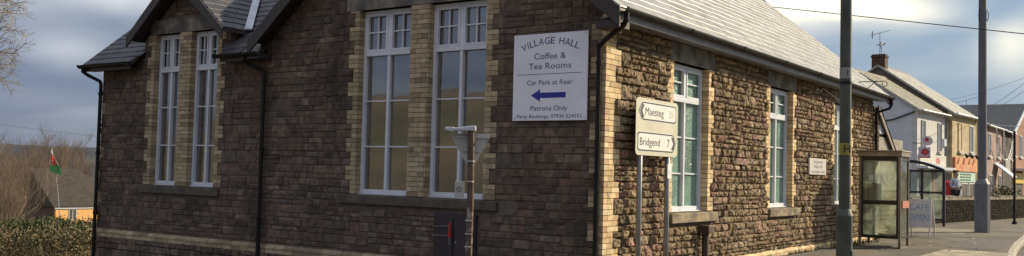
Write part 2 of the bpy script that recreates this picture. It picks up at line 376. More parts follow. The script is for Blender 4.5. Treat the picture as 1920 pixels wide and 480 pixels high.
def masonry(mb, fr, s0, s1, z0, z1, zanchor, holes, style, pal, top=None, mod=.225):
    k0 = math.floor((z0-zanchor)/mod); k1 = math.ceil((z1-zanchor)/mod)
    for k in range(k0, k1):
        a = max(z0, zanchor+k*mod); b = min(z1, zanchor+(k+1)*mod)
        if b-a < .03: continue
        segs = [(s0, s1)]
        if top:
            # interval where the roof line is above the middle of this course
            xs = np.linspace(s0, s1, 400); ok = [x for x in xs if top(x) > (a+b)/2]
            if not ok: continue
            segs = []; st0 = ok[0]; pv = ok[0]; stp = xs[1]-xs[0]
            for x in ok[1:]+[1e9]:
                if x-pv > stp*1.5: segs.append((st0, pv)); st0 = x
                pv = x
            segs = [(p_, q_) for p_, q_ in segs if q_-p_ > .05]
        for (h0, h1, hz0, hz1) in holes:
            if min(b, hz1)-max(a, hz0) > .5*(b-a)+1e-4:
                ns_ = []
                for (p, q) in segs:
                    if h1 <= p or h0 >= q: ns_.append((p, q)); continue
                    if h0-p > .03: ns_.append((p, h0))
                    if q-h1 > .03: ns_.append((h1, q))
                segs = ns_
        def put(x0, x1, za, zb):
            for (h0, h1, hz0, hz1) in holes:
                if min(x1, h1)-max(x0, h0) > .01 and min(zb, hz1)-max(za, hz0) > .004:
                    if hz0-za > zb-hz1: zb = hz0
                    else: za = hz1
                    if zb-za < .03: return
            stone(mb, fr, x0, x1, za, zb, style, pal)
        for (p, q) in segs:
            x = p
            while x < q-.02:
                r_ = random.random()
                if style == 'B': tall = r_ < .22; wblk = random.uniform(.12, .30) if tall else random.uniform(.5, 1.3)
                else: tall = r_ < .30; wblk = random.uniform(.16, .42) if tall else random.uniform(.5, 1.4)
                e = min(q, x+wblk)
                if q-e < .09: e = q
                if tall and e-x < .6: put(x, e, a, b)
                else:
                    if style == 'B': cuts = random.choice([[.5], [.40], [.60], [.5], [.45], [.36, .68]])
                    else: cuts = random.choice([[.5], [.42], [.58], [.36], [.34, .67]])
                    zz = [a]+[a+(b-a)*c for c in cuts]+[b]
                    for za, zb in zip(zz[:-1], zz[1:]):
                        xx = x
                        while xx < e-.02:
                            wst = random.uniform(.12, .36) if style == 'B' else random.uniform(.11, .34)
                            f = min(e, xx+wst)
                            if e-f < .08: f = e
                            put(xx, f, za, zb); xx = f
                x = e
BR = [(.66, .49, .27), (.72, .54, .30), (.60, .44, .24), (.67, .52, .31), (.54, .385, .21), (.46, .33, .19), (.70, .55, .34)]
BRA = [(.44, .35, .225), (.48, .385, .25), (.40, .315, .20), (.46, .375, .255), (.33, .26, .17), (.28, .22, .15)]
def bcol(p=None):
    c = random.choice(p or BR); f = random.uniform(.85, 1.1); return tuple(x*f for x in c)
def bricks_row(mb, fr, s0, s1, z0, d0, d1, lens, pal, h=.075):
    s = s0; i = 0; sg = 1 if s1 > s0 else -1
    while abs(s1-s) > .02:
        w = min(lens[i % len(lens)], abs(s1-s)); i += 1
        if abs(s1-s)-w < .03: w = abs(s1-s)
        a, b = sorted((s, s+sg*w)); jd = random.uniform(-.002, .002)
        mb.box(0, 1, 0, 1, 0, 1, 0, bcol(pal), fr=lambda x, y, z, a=a, b=b, jd=jd: fr(a+.004+(b-a-.008)*x, z0+.004+(h-.008)*z, d0+(d1+jd-d0)*(1-y)))
        s += sg*w
def jamb(mb, fr, edge, sgn, z0, z1, zanchor, holes, pal, phase=0, proud=.014, reveal=.13):
    """toothed buff brick jamb; edge = opening edge, sgn = direction away from the opening; returns stone exclusions"""
    k = math.floor((z0-zanchor)/.225+1e-6)
    while zanchor+k*.225 < z1-.01:
        a = max(z0, zanchor+k*.225); b = min(z1, zanchor+(k+1)*.225); wide = (k+phase) % 2 == 0
        w = .225 if wide else .115
        n = max(1, round((b-a)/.075)); h = (b-a)/n
        for i in range(n):
            bricks_row(mb, fr, edge, edge+sgn*w, a+i*h, -reveal, proud, [w] if (wide and i % 2 == 0) or not wide else [.115, .11], pal, h)
        holes.append((min(edge, edge+sgn*w), max(edge, edge+sgn*w), a, b)); k += 1
def wall_body(mb, fr, s0, s1, z0, z1, openings, thick=.38):
    """solid wall of butted blocks around the openings"""
    xs = sorted(set([s0, s1]+[o[0] for o in openings]+[o[1] for o in openings]))
    for a, b in zip(xs[:-1], xs[1:]):
        op = sorted([(o[2], o[3]) for o in openings if o[0] <= a+1e-6 and o[1] >= b-1e-6]); z = z0
        for (p, q) in op:
            if p-z > .001: mb.box(0, 1, 0, 1, 0, 1, fr=lambda x, y, zz, z=z, p=p: fr(a+(b-a)*x, z+(p-z)*zz, -thick*y))
            z = q
        if z1-z > .001: mb.box(0, 1, 0, 1, 0, 1, fr=lambda x, y, zz, z=z: fr(a+(b-a)*x, z+(z1-z)*zz, -thick*y))

def pane_mat():
    if 'pane' in MATS: return MATS['pane']
    m = mat('pane', (.055, .050, .048), .03, 1.2, .5, .0012, 1.6, spec=.5, ior=3.0); return m
def frosted_mat():
    if 'frost' in MATS: return MATS['frost']
    m = mat('frost', (.17, .30, .25), .20, 30, .30, .012, 42, spec=.5, ior=1.9, col2=(.12, .20, .175), c2scale=1.6, c2lo=.44, c2hi=.58); return m

def window(fr, s0, s1, z0, z1, trans, bars, crosses, parent, glass, rec=.10, style='A'):
    """white casement window, transom at trans, thin bars, glazing in its own mesh; frame is the part"""
    f = MB(); fwid = .055; dp = .07
    def bx(a, b, c, d, d0, d1): f.box(0, 1, 0, 1, 0, 1, fr=lambda x, y, z: fr(a+(b-a)*x, c+(d-c)*z, d1+(d0-d1)*y))
    mid = (s0+s1)/2
    bx(s0, s0+fwid, z0, z1, -rec-dp, -rec); bx(s1-fwid, s1, z0, z1, -rec-dp, -rec)
    bx(s0+fwid, s1-fwid, z0, z0+.06, -rec-dp, -rec); bx(s0+fwid, s1-fwid, z1-.055, z1, -rec-dp, -rec)
    bx(s0-.002, s1+.002, z0-.025, z0-.002, -rec-dp, -rec+.03)
    bx(s0+fwid, s1-fwid, trans-.035, trans+.035, -rec-dp, -rec+.006)
    bx(mid-.028, mid+.028, z0+.06, trans-.035, -rec-dp, -rec-.003)
    bx(mid-.035, mid+.035, trans+.035, z1-.055, -rec-dp, -rec-.003)
    # opening sashes of the top lights
    for a, b in ((s0+fwid, mid-.035), (mid+.035, s1-fwid)):
        c, d = trans+.035, z1-.055; e = .035
        bx(a, a+e, c, d, -rec-.05, -rec+.008); bx(b-e, b, c, d, -rec-.05, -rec+.008); bx(a+e, b-e, c, c+e, -rec-.05, -rec+.008); bx(a+e, b-e, d-e, d, -rec-.05, -rec+.008)
    w = f.build('window', M['upvc'], parent, bevel=.004)
    def bb(a, c, e, g_, d0, d1):
        b = MB(); b.box(0, 1, 0, 1, 0, 1, fr=lambda x, y, z: fr(a+(c-a)*x, e+(g_-e)*z, d1+(d0-d1)*y)); b.build('glazing_bar', M['upvc'], w)
    for zz in bars:
        bb(s0+fwid, mid-.028, zz-.011, zz+.011, -rec-.055, -rec-.028); bb(mid+.028, s1-fwid, zz-.011, zz+.011, -rec-.055, -rec-.028)
    for a, c in ((s0+fwid+.035, mid-.07), (mid+.07, s1-fwid-.035)):
        zc = (trans+z1)/2
        bb(a, c, zc-.010, zc+.010, -rec-.05, -rec-.02)
        if crosses:
            m_ = (a+c)/2; bb(m_-.010, m_+.010, trans+.07, zc-.010, -rec-.05, -rec-.02); bb(m_-.010, m_+.010, zc+.010, z1-.09, -rec-.05, -rec-.02)
    # four panes, each very slightly out of true like real glazing
    for (a, c, e, g_) in ((s0+.03, mid-.01, z0+.03, trans), (mid+.01, s1-.03, z0+.03, trans), (s0+.03, mid-.01, trans+.01, z1-.03), (mid+.01, s1-.03, trans+.01, z1-.03)):
        q = MB(); t1, t2 = random.uniform(-.007, .007), random.uniform(-.006, .006)
        pts = [(a, e, -rec-.06-t1), (c, e, -rec-.06+t1), (c, g_, -rec-.06+t1+t2), (a, g_, -rec-.06-t1+t2)]
        back = [(x, y, d-.02) for x, y, d in pts]
        q.add([fr(*x) for x in pts]+[fr(*x) for x in back], [(0, 1, 2, 3), (7, 6, 5, 4), (0, 4, 5, 1), (1, 5, 6, 2), (2, 6, 7, 3), (3, 7, 4, 0)])
        q.build('pane', glass, w)
    return w

# ---- front wall (gable wall, in shade)
XL = -11.72
winA = [(-9.99, -9.218), (-8.87, -8.09), (-4.54, -3.456), (-3.085, -1.995)]
ZW0 = -.395; ZT = {0: 2.51, 1: 2.51, 2: 2.56, 3: 2.56}
holesA = []
for i, (a, b) in enumerate(winA):
    holesA.append((a, b, ZW0, ZT[i]))
for (e, sg, top, ph) in ((-9.99, -1, 2.51, 0), (-8.09, 1, 2.51, 0), (-4.54, -1, 2.56, 1), (-1.995, 1, 2.56, 0)):
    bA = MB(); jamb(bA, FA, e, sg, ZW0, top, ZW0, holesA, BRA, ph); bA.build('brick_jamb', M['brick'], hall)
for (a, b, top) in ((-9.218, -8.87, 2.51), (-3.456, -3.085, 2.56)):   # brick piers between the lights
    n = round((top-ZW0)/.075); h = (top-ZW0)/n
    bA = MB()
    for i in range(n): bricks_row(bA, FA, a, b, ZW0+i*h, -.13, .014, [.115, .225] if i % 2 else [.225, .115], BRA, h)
    bA.build('brick_pier', M['brick'], hall)
    holesA.append((a, b, ZW0, top))
# corner bricks on the front face
bA = MB(); kk = 0; z = -1.33
while z < 2.0:
    if kk % 2 == 0:
        for i in range(3): bricks_row(bA, FA, -.02, -.23 if True else 0, z+i*.075, -.05, .012, [.21], BRA)
        holesA.append((-.23, 0, z, z+.225))
    else:
        for i in range(3): bricks_row(bA, FA, -.02, -.12, z+i*.075, -.05, .012, [.10], BRA)
        holesA.append((-.12, 0, z, z+.225))
    z += .225; kk += 1
bA.build('corner_quoins', M['brick'], hall); bA = MB()
# left corner bits of buff brick
for zz in (1.0, .1, -.8):
    bA = MB()
    for i in range(3): bricks_row(bA, FA, XL+.01, XL+.13, zz+i*.075, -.05, .012, [.12], BRA)
    holesA.append((XL, XL+.13, zz, zz+.225)); bA.build('corner_quoins', M['brick'], hall)
holesA += [(-10.18, -7.92, 2.51, 2.80), (-4.86, -1.72, 2.56, 2.88), (-10.28, -7.88, -.56, -.395), (-4.92, -1.70, -.555, -.395), (-2.86, -2.05, -2.2, -.60)]
GAB_X, GAB_H = -9.04, 1.38                 # little gable above the paired lights
PITCH_W = .83
APX = -3.25; RIDGE = 5.17; EAVE_X = .36; EAVE_Z = 2.19; SL = (RIDGE-EAVE_Z)/(EAVE_X-APX)
def topA(x):
    t = 1.98
    if x > -6.75: t = max(t, RIDGE-.06-abs(x-APX)*SL-.12)
    if abs(x-GAB_X) < 1.32: t = max(t, 3.60-.08-abs(x-GAB_X)*PITCH_W-.1)
    return t
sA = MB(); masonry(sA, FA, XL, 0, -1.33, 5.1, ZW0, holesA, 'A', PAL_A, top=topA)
masonry(sA, lambda s, z, d: FA(s, z, d+.05), XL-.03, .05, -2.9, -1.475, -1.475, [(-2.86, -2.05, -2.4, -1.3)], 'A', PAL_A)
body = MB(); wall_body(body, FA, XL, 0, -3.5, 1.95, [(a-.03, b+.03, ZW0, 1.95) for a, b in winA])
# upper wall pieces above 1.95 (two gables), drawn as prisms either side of the window heads
def piece(poly): body.prism(poly, lambda a, b, d: FA(a, b, d), -.38, 0)
gt = lambda x: RIDGE-.15-abs(x-APX)*SL
st_ = lambda x: 3.60-.12-abs(x-GAB_X)*PITCH_W
def column(x0, x1, zb, f, apex=None):
    pts = [(x0, zb), (x1, zb), (x1, f(x1))]+([(apex, f(apex))] if apex and x0 < apex < x1 else [])+[(x0, f(x0))]
    piece(pts)
column(-6.70, -4.57, 1.95, gt); column(-4.57, -3.426, 2.56, gt); column(-3.426, -3.115, 1.95, gt, APX); column(-3.115, -1.965, 2.56, gt); column(-1.965, 0, 1.95, gt)
column(-10.33, -10.02, 1.95, st_); column(-10.02, -9.188, 2.51, st_); column(-9.188, -8.90, 1.95, st_, GAB_X); column(-8.90, -8.06, 2.51, st_); column(-8.06, -7.75, 1.95, st_)
wA = sA.build('stone_wall', M['stone_a'], hall); tag(wA, 'shaded front wall of squared brown stone')
bodyo = body.build('mortar_bed', M['mortar'], wA)
for a, b, c, d in ((-10.14, -7.94, 2.51, 2.79), (-4.84, -1.74, 2.56, 2.87)):
    l = MB(); l.box(a, b, -.022, .12, c, d); l.build('lintel', M['lintel'], hall, bevel=.006)
for a, b, c, d in ((-10.26, -7.90, -.55, -.40), (-4.90, -1.72, -.545, -.40)):
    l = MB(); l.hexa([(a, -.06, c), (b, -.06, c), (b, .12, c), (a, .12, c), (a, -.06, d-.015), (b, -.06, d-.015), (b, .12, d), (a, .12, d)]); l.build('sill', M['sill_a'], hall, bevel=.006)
for i, (a, b) in enumerate(winA):
    small = i < 2
    window(FA, a, b, ZW0+.02, ZT[i]-.005, 1.815 if small else 1.86, [1.10, .37], True, hall, pane_mat())
# plinth: weathered bullnose course over one course of buff brick
def plinth(fr, s0, s1, pal, two=False):
    q = MB(); s = s0
    while s < s1-.02:
        e = min(s1, s+.225); c = bcol(pal); a, b = s+.004, e-.004
        pts = [(a, -1.40, 0), (b, -1.40, 0), (b, -1.40, .062), (a, -1.40, .062), (a, -1.325, 0), (b, -1.325, 0), (b, -1.375, .060), (a, -1.375, .060)]
        P = [fr(*x) for x in (pts[3], pts[2], pts[1], pts[0], pts[7], pts[6], pts[5], pts[4])]
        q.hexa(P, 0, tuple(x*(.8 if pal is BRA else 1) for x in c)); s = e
    bricks_row(q, fr, s0, s1, -1.475, 0, .055, [.225], pal)
    if two: bricks_row(q, fr, s0, s1, -1.55, 0, .055, [.225], pal)
    q.build('plinth_course', M['brick'], hall)
plinth(FA, XL-.02, -2.87, BRA); plinth(FA, -2.04, 0, BRA)

# ---- side wall (sunlit)
LB = 13.9
winB = [(2.085, 3.42), (6.336, 7.64), (10.52, 11.82)]
ZB0, ZB1 = -.53, 1.775
holesB = []
for (a, b) in winB: holesB.append((a, b, ZB0, ZB1))
for i, (a, b) in enumerate(winB):
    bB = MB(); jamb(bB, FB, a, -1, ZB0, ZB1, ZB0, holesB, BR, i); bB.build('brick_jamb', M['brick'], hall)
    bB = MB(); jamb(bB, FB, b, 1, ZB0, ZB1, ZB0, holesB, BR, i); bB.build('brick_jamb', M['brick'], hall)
bB = MB()
z = ZB0-.225*4; kk = 0
while z < 2.0:
    w = .40 if kk % 2 else .25
    for i in range(3): bricks_row(bB, FB, -.03, w, z+i*.075, -.05, .016, [.225, .20] if i % 2 else [.115, .225], BR)
    holesB.append((-.05, w, z, z+.225)); z += .225; kk += 1
for (a, b) in winB: holesB += [(a-.15, b+.22, ZB1, 2.07), (a-.13, b+.3, ZB0-.17, ZB0)]
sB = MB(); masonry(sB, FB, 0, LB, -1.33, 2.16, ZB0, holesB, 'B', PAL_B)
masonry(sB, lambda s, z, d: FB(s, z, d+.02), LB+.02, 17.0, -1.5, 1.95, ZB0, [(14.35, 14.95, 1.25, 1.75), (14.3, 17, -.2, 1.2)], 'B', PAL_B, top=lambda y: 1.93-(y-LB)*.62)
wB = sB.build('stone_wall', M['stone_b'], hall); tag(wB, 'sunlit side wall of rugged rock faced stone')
bb_ = MB(); wall_body(bb_, FB, .385, LB, -2.0, 2.16, [(a-.03, b+.03, ZB0, ZB1) for a, b in winB])
bb_.prism([(LB+.01, -2), (17.2, -2), (17.2, -.15), (LB+.01, 1.9)], lambda a, b, d: (d, a, b), -.3, 0)
bb_.build('mortar_bed', M['mortar_b'], wB)
bB.build('corner_quoins', M['brick'], hall)
for (a, b) in winB:
    l = MB(); l.box(-.1, .022, a-.14, b+.21, ZB1, 2.065); l.build('lintel', M['lintel'], hall, bevel=.006)
    l = MB(); c, d = ZB0-.165, ZB0-.005
    l.hexa([(-.1, a-.12, c), (.085, a-.12, c), (.085, b+.29, c), (-.1, b+.29, c), (-.1, a-.12, d), (.085, a-.12, d-.02), (.085, b+.29, d-.02), (-.1, b+.29, d)]); l.build('sill', M['sill'], hall, bevel=.008)
    window(FB, a, b, ZB0+.015, ZB1-.01, 1.215, [.63, .06], False, hall, frosted_mat(), style='B')
plinth(FB, 0.06, LB, BR, True)
# other hall walls (rear and far sides), plain rendered
o = MB(); o.box(-6.7, -.31, LB-.3, LB, -2.0, 2.16); o.box(-6.7, -6.4, 4.8, LB-.301, -2.0, 2.16)
o.prism([(-6.7, 2.161), (-.0, 2.161), (APX, RIDGE-.2)], lambda a, b, d: (a, d, b), LB-.3, LB)
o.box(XL, XL+.3, .381, 5.0, -4.0, 1.95); o.prism([(.0, 1.951), (5.0, 1.951), (2.5, 3.95)], lambda a, b, d: (d, a, b), XL, XL+.3)
o.box(XL+.301, -6.4, 4.7, 5.0, -4.0, 1.95); o.box(XL, XL+.3, 0, .38, -5.0, -2.501); 
o.build('rear_wall', M['mortar'], hall)

# ---- roofs: every slate a slightly tilted plate with a worn lower edge
def slates(mb, O, along, upv, nrm, length, slope_len, w=.30, ex=.21, pal=None, clip=None, lip=.013):
    O, along, upv, nrm = map(Vector, (O, along, upv, nrm)); rows = int(slope_len/ex)+1; n = int(length/w)+2
    for r in range(rows):
        y0 = r*ex; off = (w/2 if r % 2 else 0)
        for i in range(-1, n):
            a = max(0, i*w+off+.0035); b = min(length, (i+1)*w+off-.0035)
            if b-a < .02: continue
            y1 = min(slope_len, y0+ex*1.02)
            if clip and not clip((a+b)/2, y0+ex*.4): continue
            h0, h1 = .016+random.uniform(-.0015, .0025), .004; dy = random.uniform(-.004, .004)
            c = random.choice(pal); f = random.uniform(.92, 1.08); c = tuple(x*f for x in c)
            P = lambda s, t, h: tuple(O+along*s+upv*t+nrm*h)
            v = [P(a, y0+dy, 0), P(b, y0+dy, 0), P(b, y0+dy, h0-lip*.7), P(a, y0+dy, h0-lip*.7), P(b, y0+dy+lip, h0), P(a, y0+dy+lip, h0), P(b, y1, h1), P(a, y1, h1)]
            mb.add(v, [(0, 1, 2, 3), (3, 2, 4, 5), (5, 4, 6, 7), (1, 6, 4, 2), (0, 3, 5, 7)], 0, c)
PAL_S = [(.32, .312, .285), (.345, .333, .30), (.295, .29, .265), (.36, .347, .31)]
PAL_D = [(.050, .048, .056), (.058, .056, .064), (.044, .043, .05), (.064, .062, .068)]  # shade of the hall's front slopes put into darker slate tones
Y0R, Y1R = -.32, 14.15
ang = math.atan(SL); ca, sa = math.cos(ang), math.sin(ang); slen = (EAVE_X-APX)/ca
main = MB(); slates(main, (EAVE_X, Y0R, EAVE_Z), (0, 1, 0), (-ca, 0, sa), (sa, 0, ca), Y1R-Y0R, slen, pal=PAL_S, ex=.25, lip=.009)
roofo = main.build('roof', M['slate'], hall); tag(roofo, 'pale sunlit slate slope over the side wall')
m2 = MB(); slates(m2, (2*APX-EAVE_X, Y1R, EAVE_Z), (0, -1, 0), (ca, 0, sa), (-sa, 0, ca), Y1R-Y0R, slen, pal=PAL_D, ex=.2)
m2.build('roof', M['slate_dark'], hall)
dk = MB()     # roof decks under the slates
th = .07
for sg in (1, -1):
    x0 = APX+sg*(EAVE_X-APX); n_ = Vector((sg*sa, 0, ca))
    A_, B_ = Vector((x0, Y0R, EAVE_Z)), Vector((APX, Y0R, RIDGE)); off = n_*-.002; lo = n_*-th
    P = [A_+lo, B_+lo, B_+lo+Vector((0, Y1R-Y0R, 0)), A_+lo+Vector((0, Y1R-Y0R, 0)), A_+off, B_+off, B_+off+Vector((0, Y1R-Y0R, 0)), A_+off+Vector((0, Y1R-Y0R, 0))]
    dk.hexa(P if sg < 0 else [P[3], P[2], P[1], P[0], P[7], P[6], P[5], P[4]])
dk.build('roof_deck', M['brownpaint'], hall)
rc = MB(); y = Y0R
while y < Y1R-.05:
    e = min(Y1R, y+.45); rc.prism([(APX-.13, RIDGE-.085), (APX, RIDGE+.045), (APX+.13, RIDGE-.085), (APX+.11, RIDGE-.09), (APX, RIDGE+.02), (APX-.11, RIDGE-.09)], lambda a, b, d: (a, d, b), y+.003, e-.003); y = e
rc.build('ridge_tiles', mat('ridge tile', (.16, .12, .10), .7, 8, .3), hall)
# wing roof, ridge parallel to the front
ew = 1.97; yw0 = -.30; rw = 2.75; al = math.atan(PITCH_W); cw, sw = math.cos(al), math.sin(al)
XW0, XW1 = -12.0, -6.3
def gab_clip(s, t):
    x = XW0+s; zz = ew+t*sw
    if abs(x-GAB_X) < GAB_H-.12 and zz < 3.62-abs(x-GAB_X)*PITCH_W: return False
    if x > APX-(RIDGE-zz)/SL+.0: return False
    return True
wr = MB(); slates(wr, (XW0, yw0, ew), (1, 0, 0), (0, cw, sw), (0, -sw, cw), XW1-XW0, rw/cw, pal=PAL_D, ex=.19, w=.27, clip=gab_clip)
wr.build('roof', M['slate_dark'], hall)
wr = MB(); slates(wr, (XW1, yw0+2*rw, ew), (-1, 0, 0), (0, -cw, sw), (0, sw, cw), XW1-XW0, rw/cw, pal=PAL_D, ex=.19, w=.27)
wr.build('roof', M['slate_dark'], hall)
dw = MB()
def wdeck(x0, x1, t0, t1):
    P = lambda x, t, h: (x, yw0+t*cw-sw*h, ew+t*sw+cw*h)
    dw.hexa([P(x0, t0, -.06), P(x1, t0, -.06), P(x1, t1, -.06), P(x0, t1, -.06), P(x0, t0, -.002), P(x1, t0, -.002), P(x1, t1, -.002), P(x0, t1, -.002)])
wdeck(XW0, GAB_X-1.30, 0, rw/cw); wdeck(GAB_X+1.30, XW1-.35, 0, rw/cw); wdeck(GAB_X-1.299, GAB_X+1.299, 1.05, rw/cw)
dw.box(XW0, XW1-.6, yw0+2*rw-.2, yw0+2*rw-.1, ew-.1, ew)
dw.build('roof_deck', M['brownpaint'], hall)
# little gable roof
gr = MB(); gd = MB(); GR = 3.66; gl = GAB_H+.06
for sg in (1, -1):
    if sg > 0: slates(gr, (GAB_X+gl, -.30, GR-gl*PITCH_W), (0, 1, 0), (-cw, 0, sw), (sw, 0, cw), 2.5, gl/cw, pal=PAL_D, ex=.19, w=.27, clip=lambda s, t: yw0+s < yw0+.12+(GR-gl*PITCH_W+t*sw-ew)/PITCH_W)
    else: slates(gr, (GAB_X-gl, 2.2, GR-gl*PITCH_W), (0, -1, 0), (cw, 0, sw), (-sw, 0, cw), 2.5, gl/cw, pal=PAL_D, ex=.19, w=.27, clip=lambda s, t: 2.2-s < yw0+.12+(GR-gl*PITCH_W+t*sw-ew)/PITCH_W)
    a = (GAB_X+sg*gl, GR-gl*PITCH_W); b = (GAB_X, GR)
    ye, yr = yw0+(a[1]-ew)/PITCH_W, yw0+(b[1]-ew)/PITCH_W
    vs = [(a[0], -.3, a[1]-.004), (b[0], -.3, b[1]-.004), (b[0], yr, b[1]-.004), (a[0], ye, a[1]-.004)]; lo = [(x, y, z-.07) for x, y, z in vs]
    gd.hexa(lo+vs)
gr.build('roof', M['slate_dark'], hall); gd.build('roof_deck', M['brownpaint'], hall)
# lead valleys
for sg in (1, -1):
    a = Vector((GAB_X+sg*(gl+.02), yw0+(GR-gl*PITCH_W-ew)/PITCH_W-.02, GR-gl*PITCH_W+.02)); b = Vector((GAB_X, yw0+(GR-ew)/PITCH_W, GR+.03))
    q = MB(); w_ = Vector((sg*.09, -.02, .0)); v_ = Vector((-sg*.03, -.09, 0)); h = Vector((0, 0, .022))
    q.hexa([a-w_*.1+v_, a+w_, b+w_, b-w_*.1+v_, a-w_*.1+v_+h, a+w_+h, b+w_+h, b-w_*.1+v_+h]); q.build('lead_valley', M['lead'], hall)
a, b = Vector((-6.35, .34+yw0, 2.43)), Vector((-4.6, 2.6, 4.15))
q = MB(); q.hexa([a+Vector((-.13, 0, -.02)), a+Vector((.02, 0, -.02)), b+Vector((.02, 0, -.02)), b+Vector((-.13, 0, -.02)), a+Vector((-.13, 0, .02)), a+Vector((.02, 0, .03)), b+Vector((.02, 0, .03)), b+Vector((-.13, 0, .02))])
q.build('lead_valley', M['lead'], hall)
# bargeboards
def barge(x0, z0, x1, z1, y, depth=.24, thk=.035, parent=hall):
    q = MB(); n = Vector((z1-z0, -(x1-x0))).normalized()
    if n.y > 0: n = -n
    q.prism([(x0, z0), (x1, z1), (x1, z1-depth/abs(n.y)*1.0), (x0, z0-depth/abs(n.y)*.9)], lambda a, b, d: (a, d, b), y-thk, y); return q.build('bargeboard', M['brownpaint'], parent, bevel=.004)
barge(EAVE_X+.02, EAVE_Z-.01, APX, RIDGE-.005, Y0R-.001, .22); barge(2*APX-EAVE_X-.02, EAVE_Z-.01, APX, RIDGE-.005, Y0R-.001, .22)
barge(GAB_X+gl, GR-gl*PITCH_W, GAB_X, GR, -.302, .18); barge(GAB_X-gl, GR-gl*PITCH_W, GAB_X, GR, -.302, .18)
barge(EAVE_X+.02, EAVE_Z-.01, APX, RIDGE-.005, Y1R+.04, .2); barge(2*APX-EAVE_X-.02, EAVE_Z-.01, APX, RIDGE-.005, Y1R+.04, .2)
q = MB(); q.prism([(yw0-.01, ew), (yw0+rw, ew+rw*PITCH_W), (yw0+rw, ew+rw*PITCH_W-.22), (yw0-.01, ew-.12)], lambda a, b, d: (d, a, b), XW0-.03, XW0); q.build('bargeboard', M['brownpaint'], hall)
# soffits
q = MB(); q.box(.055, EAVE_X-.03, -.28, LB+.2, 2.06, 2.075); q.box(EAVE_X-.035, EAVE_X-.01, -.28, LB+.2, 2.03, 2.15); q.build('fascia', M['fascia'], hall)
for a, b in ((XW0, GAB_X-1.36), (GAB_X+1.34, -6.96)):
    q = MB(); q.box(a, b, yw0+.03, yw0+.05, 1.84, 1.96); q.box(a, b, yw0+.051, -.03, 1.86, 1.875); q.build('fascia', M['brownpaint'], hall)
q = MB(); q.box(-6.95, -6.6, -.31, -.03, 1.86, 1.95); q.build('barge_foot', M['brownpaint'], hall)
q = MB(); q.box(.0, .34, -.31, -.0, 1.93, 2.03); q.build('barge_foot', M['brownpaint'], hall)
# gutters (half round, open) and downpipes
def gutter(p0, p1, r_=.062, name='gutter'):
    p0, p1 = Vector(p0), Vector(p1); ax_ = (p1-p0).normalized(); side = ax_.cross(Vector((0, 0, 1))).normalized(); q = MB(); n = 9; k_ = max(1, int((p1-p0).length/2.0))
    sec = [(math.cos(math.pi*i/(n-1)), -math.sin(math.pi*i/(n-1))) for i in range(n)]
    for P, rr in ((p0, r_), ):
        vs = []
        for pt in (p0, p1):
            for rr in (r_, r_-.006):
                for c, s in sec: vs.append(pt+side*c*rr+Vector((0, 0, s*rr)))
        fs = []
        for i in range(n-1):
            fs += [(i, i+1, 2*n+i+1, 2*n+i), (n+i+1, n+i, 3*n+i, 3*n+i+1), (i+1, i, n+i, n+i+1), (2*n+i, 2*n+i+1, 3*n+i+1, 3*n+i)]
        fs += [(0, 2*n, 3*n, n), (n-1, 2*n-1, 4*n-1, 3*n-1)]; q.add(vs, fs)
    for i in range(0, k_+1):                # joint brackets
        c0 = p0.lerp(p1, min(.998, max(.002, i/k_))); 
        vs = []
        for pt in (c0-ax_*.025, c0+ax_*.025):
            for rr in (r_+.010, r_+.001):
                for c, s in sec: vs.append(pt+side*c*rr+Vector((0, 0, s*rr+.004)))
        fs = []
        for i2 in range(n-1):
            fs += [(i2, i2+1, 2*n+i2+1, 2*n+i2), (i2+1, i2, n+i2, n+i2+1), (2*n+i2, 2*n+i2+1, 3*n+i2+1, 3*n+i2)]
        q.add(vs, fs)
    return q.build(name, M['black'], hall)
gutter((EAVE_X+.055, -.33, 2.175), (EAVE_X+.055, 14.2, 2.165))
gutter((XW0-.02, yw0-.035, 1.965), (GAB_X-1.38, yw0-.035, 1.965)); gutter((GAB_X+1.30, yw0-.035, 1.965), (-6.62, yw0-.035, 1.965))
def pipe(pts, r_=.036, clips=()):
    q = MB(); q.tube(pts, r_, 10)
    for c in clips: q.tube([(pts[-1][0], pts[-1][1], c-.03), (pts[-1][0], pts[-1][1], c+.03)], r_+.010, 10)
    return q.build('downpipe', M['black'], hall, smooth=False)
pipe([(EAVE_X+.05, -.22, 2.12), (EAVE_X+.05, -.22, 2.03), (EAVE_X-.0, -.20, 1.96), (.05, -.12, 1.80), (-.055, -.09, 1.73), (-.06, -.085, 1.64), (-.06, -.085, -1.9)], clips=(1.5, .0, -1.2))
pipe([(-6.98, yw0-.03, 1.92), (-6.98, yw0-.03, 1.83), (-6.93, -.22, 1.76), (-6.76, -.10, 1.68), (-6.72, -.085, 1.62), (-6.72, -.085, -2.3)], clips=(1.5, .3, -.9))
pipe([(-11.93, yw0-.03, 1.93), (-11.93, yw0-.03, 1.84), (-11.88, -.24, 1.77), (-11.69, -.10, 1.66), (-11.66, -.085, 1.60), (-11.66, -.085, -2.4)], clips=(1.4, .2, -1.0))
pipe([(EAVE_X+.05, 14.1, 2.12), (EAVE_X+.05, 14.1, 1.98), (EAVE_X+.0, 14.08, 1.88), (.12, 13.9, 1.78), (.10, 13.86, 1.70), (.10, 13.86, -1.5)], clips=(1.5, 0))
q = MB(); q.tube([(.12, 3.12, -1.6), (.12, 3.12, -.86)], .055, 12); q.box(.03, .22, 3.02, 3.24, -.88, -.75); q.build('waste_pipe', mat('rusty brown iron', (.06, .035, .028), .6, 8, .4), hall, bevel=.01)
